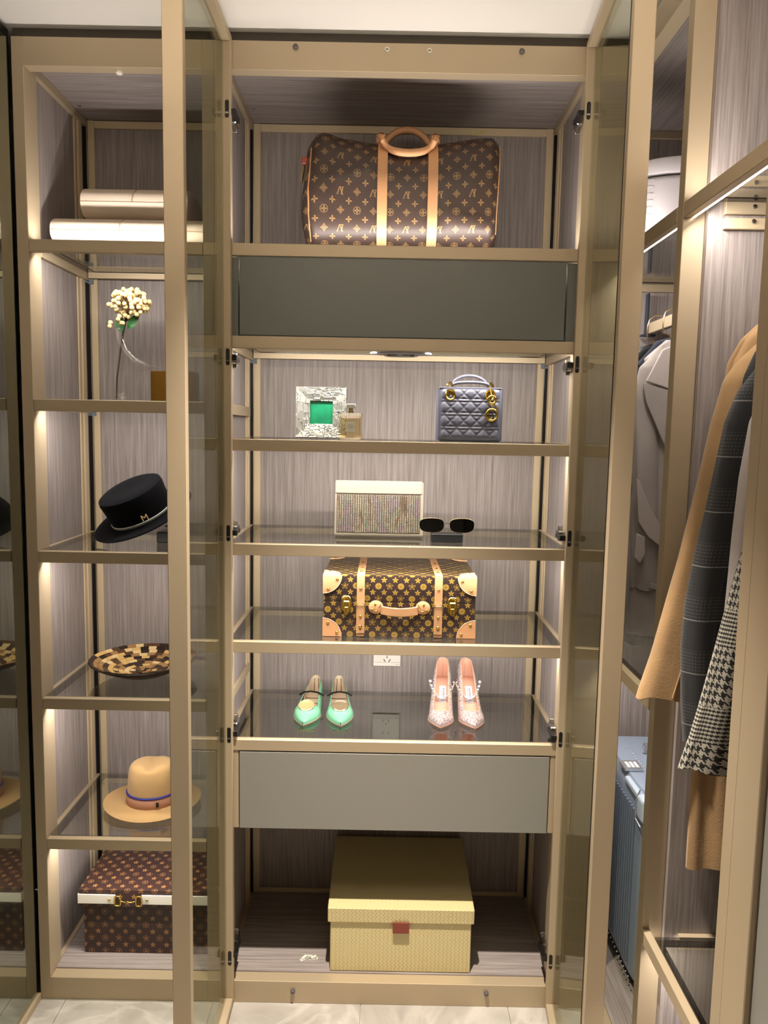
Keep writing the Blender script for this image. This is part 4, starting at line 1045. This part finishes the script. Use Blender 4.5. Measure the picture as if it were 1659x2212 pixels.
# ------------------------------------------------------------------ rods, hangers and garments
def rod(label, y0, y1, x=.785, z=1.890):
    t = thing('hanging_rail', label, 'rail', (x, (y0+y1)/2, z)); h = abs(y1-y0)/2
    B(-.008, .008, -h, h, -.018, .014).build('bar', M_metal, t, bevel=.002)
    for s_ in (-1, 1):
        yy_ = s_*(h-.014)
        B(-.026, .014, yy_-.012, yy_+.012, -.024, -.019).build('bracket', mat('navy_black_bracket', (34, 40, 54), .5), t)
        B(-.0135, -.0085, yy_-.012, yy_+.012, -.018, .101).build('bracket_plate', MATS['navy_black_bracket'], t)
    return t
rod('beige hanging rail under the corner wardrobe shelf, holding the grey coat', -.35, .40)
rod('beige hanging rail in the narrow wardrobe, holding four coats', -.752, -.434)
def hanger(label, x, y, z, sp=.078, mcol=None, hook=True):
    hk = 1.9085-z; x -= .030
    t = thing('hanger', label, 'hanger', (x, y, z), group='clothes hangers')
    MB().tube([(-sp, 0, -.066), (-sp*.8, 0, -.052), (-.03, 0, -.008), (0, 0, 0), (.03, 0, -.008), (sp*.8, 0, -.052), (sp, 0, -.066)], [.006, .008, .008, .008, .008, .008, .006], 8, flat=1.4).build('body', mcol or M_black, t, True)
    MB().tube([(0, 0, .002), (0, 0, .018), (-.019, 0, .022), (-.021, 0, .045), (-.021, 0, hk-.03), (-.016, 0, hk-.012), (.0, 0, hk), (.022, 0, hk), (.036, 0, hk-.008), (.042, 0, hk-.022)], .0018, 6).build('hook', M_gold2, t, True)
    return t
def loft(secs, n=56, fold=.004, nf=7, seed=0, m=None, name='body', parent=None, ex=2.6, capt=True, capb=False):
    """secs: (z, x0, x1, y0, y1)"""
    random.seed(seed); ph = random.random()*6
    # resample
    zz = [s[0] for s in secs]; out = []; K = 46
    for i in range(K+1):
        t = i/K*(len(secs)-1); a = min(int(t), len(secs)-2); f = t-a; f2 = f*f*(3-2*f)*.3+f*.7
        out.append([secs[a][q]*(1-f2)+secs[a+1][q]*f2 for q in range(5)])
    rows = []; L = sum(abs(2*(s[2]-s[1])+2*(s[4]-s[3])) for s in out)/len(out)
    for i, (z, x0, x1, y0, y1) in enumerate(out):
        cx, cy, a, b_ = (x0+x1)/2, (y0+y1)/2, (x1-x0)/2, (y1-y0)/2; r = []
        amp = fold*min(1, i/K*2.2)
        for j, (px, py) in enumerate(sup(a, b_, ex, n)):
            t = 2*pi*j/n; k = amp*(sin(nf*t+ph+z*3)+.5*sin((nf*2-1)*t-ph+z*7)); nl = Vector((px/(a*a+1e-6), py/(b_*b_+1e-6), 0)).normalized()
            r.append((cx+px+nl.x*k, cy+py+nl.y*k, z + (.004*sin(3*t+ph) if i == K else 0)))
        rows.append(r)
    q = MB().grid(rows, True, uvs=lambda i, j: (L*j/n, out[i][0]), capa=capt, capb=capb)
    return q.build(name, m, parent, True, local=False)
def cloth(name, col, **k): return mat(name, col, .92, sheen=.25, bump=.25, bscale=350, **k)
M_camel = cloth('camel_wool', (174, 139, 96), var=.10, vscale=14); M_grey = cloth('dove_grey_wool', (170, 162, 158), var=.10, vscale=12); M_lgrey = cloth('light_grey_wool', (192, 182, 178)); M_navy = cloth('navy_lining', (40, 46, 62))
def weavemat(name, kind, sc_, dark, light):
    m, nt, b = newmat(name); u, v = uvnodes(nt); i = (u/sc_).floor(); j = (v/sc_).floor()
    tw = ((i+j).mod(4.0)).lt(2.0)
    if kind == 'hound':
        wp = (i.mod(8.0)).lt(4.0); wf = (j.mod(8.0)).lt(4.0)
        big = ((v/(sc_*96)).frac()).lt(.38); wp2 = (i.mod(4.0)).lt(2.0); wf2 = (j.mod(4.0)).lt(2.0)
        f = big.sel(tw.sel(wp2, wf2), tw.sel(wp, wf)); f = 1-f
        colmix(nt, f, srgb(*dark), srgb(*light), b)
    else:
        wp = (i.mod(4.0)).lt(1.0)*((u/(sc_*60)).frac().lt(.5)); wf = (j.mod(4.0)).lt(2.0)*((v/(sc_*64)).frac().lt(.45))
        line = ((v/(sc_*64)).frac().lt(.022)).mx((u/(sc_*64)).frac().lt(.02))
        f = (tw.sel(wp, wf)*.13 + line*.45).mn(1.0)
        colmix(nt, f, srgb(*dark), srgb(*light), b)
    b.inputs['Roughness'].default_value = .92; b.inputs['Sheen Weight'].default_value = .15
    n = nt.nodes.new('ShaderNodeTexNoise'); n.inputs['Scale'].default_value = 350; bp = nt.nodes.new('ShaderNodeBump'); bp.inputs['Strength'].default_value = .3; bp.inputs['Distance'].default_value = .002
    nt.links.new(n.outputs[0], bp.inputs['Height']); nt.links.new(bp.outputs[0], b.inputs['Normal']); return m
M_hound = weavemat('houndstooth_wool', 'hound', .0018, (18, 17, 17), (178, 172, 158)); M_plaid = weavemat('charcoal_plaid_wool', 'plaid', .0016, (46, 46, 48), (176, 176, 172))
def coat(label, x, y, z, m, sleeve, hem, hw_=.19, th=.031, seed=0, sleeve_y=None, hx0=None, bodytop=None):
    """sleeve: list of (z, x0, x1)"""
    t = thing('coat', label, 'coat', (x, y, z))
    xl, xr = x-hw_, x+hw_
    hx = hx0 if hx0 is not None else xl+.005
    loft([(z-.010, x-.05, x+.05, y-.025, y+.025), (z-.030, x-.075, x+.075, y-.021, y+.021), (z-.060, x-.105, x+.105, y-th*.6, y+th*.6), (z-.105, xl+.028, xr-.028, y-th*.6, y+th*.6), (z-.18, xl+.02, xr-.02, y-th*.6, y+th*.6),
          (z-.40, hx+.01, xr, y-th*.62, y+th*.62), ((z-.4+hem)/2, hx+.003, xr, y-th*.65, y+th*.65), (hem, hx, xr+.01, y-th*.7, y+th*.7)], m=m, parent=t, seed=seed, fold=.004)
    sy_ = sleeve_y if sleeve_y is not None else y-.006
    for side in (0, 1):
        S_ = [(a, b_, c) if side == 0 else (a, xr-.055, xr+.012) for a, b_, c in sleeve]
        loft([(a, b_, c, sy_-.020 if i else sy_-.015, sy_+.020 if i else sy_+.015) for i, (a, b_, c) in enumerate(S_)], m=m, name='sleeve', parent=t, seed=seed+3+side, fold=.0028, nf=3, n=40, capb=True)
    return t
ZH = 1.822
hanger('gold hooked hanger holding the camel coat', .812, -.462, ZH); hanger('gold hooked hanger holding the charcoal plaid coat', .812, -.522, ZH-.03)
hanger('gold hooked hanger holding the light grey coat', .812, -.580, ZH-.05); hanger('gold hooked hanger holding the houndstooth coat', .812, -.640, ZH-.05)
cam_ = coat('long camel wool coat hanging farthest in the narrow wardrobe', .785, -.462, ZH-.002, M_camel,
     [(1.768, .722, .76), (1.747, .696, .755), (1.721, .671, .745), (1.68, .645, .728), (1.60, .627, .706), (1.48, .607, .690), (1.34, .582, .672), (1.24, .560, .655), (1.14, .538, .636), (1.055, .514, .616)], .695, hw_=.155, seed=1, sleeve_y=-.472)
MB().tube([(.680-.07*t-.035*t*t, -.4935, 1.62-.56*t) for t in [i/12 for i in range(13)]], .0017, 5).build('seam', M_camel, cam_, True, local=False)
coat('charcoal plaid wool coat hanging between the camel and the houndstooth coats', .785, -.522, ZH-.032, M_plaid,
     [(1.725, .700, .755), (1.70, .675, .75), (1.655, .645, .735), (1.60, .625, .72), (1.56, .619, .71), (1.44, .601, .695), (1.35, .585, .68), (1.26, .573, .668), (1.175, .570, .66), (1.06, .577, .66), (.985, .587, .66)], .975, hw_=.150, seed=2, sleeve_y=-.530)
coat('light grey wool coat sandwiched behind the houndstooth coat', .785, -.580, ZH-.052, M_lgrey,
     [(1.70, .700, .75), (1.66, .668, .735), (1.60, .648, .72), (1.50, .638, .71), (1.40, .634, .70), (1.25, .630, .70), (1.1, .628, .70)], .985, hw_=.140, seed=4, sleeve_y=-.584)
coat('black and white houndstooth coat hanging nearest the closed wardrobe', .785, -.640, ZH-.052, M_hound,
     [(1.67, .72, .76), (1.62, .69, .75), (1.5, .655, .73), (1.40, .628, .715), (1.30, .607, .70), (1.19, .585, .69), (1.10, .566, .68), (1.04, .552, .672), (.985, .536, .664)], .965, hw_=.140, seed=6, sleeve_y=-.645)
# grey belted coat in the corner wardrobe
hanger('gold hooked hanger holding the dove grey coat in the corner wardrobe', .779, .115, 1.820, mcol=M_navy)
gc = coat('dove grey wool coat with wide lapels and tie belt in the corner wardrobe', .785, .115, 1.833, M_grey,
     [(1.775, .690, .74), (1.75, .665, .735), (1.70, .656, .73), (1.60, .657, .73), (1.48, .664, .735), (1.36, .668, .74), (1.25, .672, .745), (1.16, .674, .745)], 1.030, hw_=.125, seed=9, sleeve_y=.095, th=.06)
def leafpoly(pts, y, d, name, m, parent, bev=.002):
    return MB().poly(pts, (y-d, y)).build(name, m, parent, local=False, bevel=bev, seg=2)
leafpoly([(.710, 1.792), (.672, 1.712), (.730, 1.694), (.775, 1.70), (.785, 1.79), (.75, 1.81)], .062, .008, 'collar', M_lgrey, gc)
leafpoly([(.666, 1.708), (.668, 1.690), (.677, 1.655), (.726, 1.555), (.760, 1.50), (.785, 1.50), (.785, 1.69), (.725, 1.692)], .064, .007, 'lapel', M_grey, gc)
leafpoly([(.660, 1.46), (.668, 1.455), (.700, 1.385), (.745, 1.315), (.785, 1.30), (.785, 1.255), (.740, 1.275), (.700, 1.305), (.672, 1.345)], .062, .007, 'belt', M_lgrey, gc)
leafpoly([(.668, 1.315), (.690, 1.305), (.692, 1.26), (.680, 1.235), (.666, 1.25)], .060, .010, 'belt_knot', M_lgrey, gc)
leafpoly([(.715, 1.18), (.785, 1.165), (.785, 1.15), (.715, 1.165)], .072, .006, 'pocket_flap', M_grey, gc)
hanger('hanger holding the black coat behind the dove grey coat', .785, .255, 1.820)
coat('black coat hanging behind the dove grey coat in the corner wardrobe', .785, .255, 1.833, mat('black_wool', (12, 12, 13), .95),
     [(1.775, .700, .74), (1.74, .69, .74), (1.6, .688, .74), (1.48, .690, .745), (1.3, .70, .75), (1.12, .705, .75)], 1.10, hw_=.10, seed=12, th=.05)
nv = thing('scarf', 'navy scarf draped over the hanger above the dove grey coat', 'scarf', (.785, .17, 1.80))
loft([(1.818, .745, .825, .160, .178), (1.812, .72, .85, .158, .180), (1.78, .695, .875, .156, .182), (1.755, .668, .90, .155, .182), (1.73, .662, .905, .155, .182)], m=M_navy, parent=nv, seed=20, fold=.001)
# final bookkeeping: joined small identical pieces are real geometry of one kind
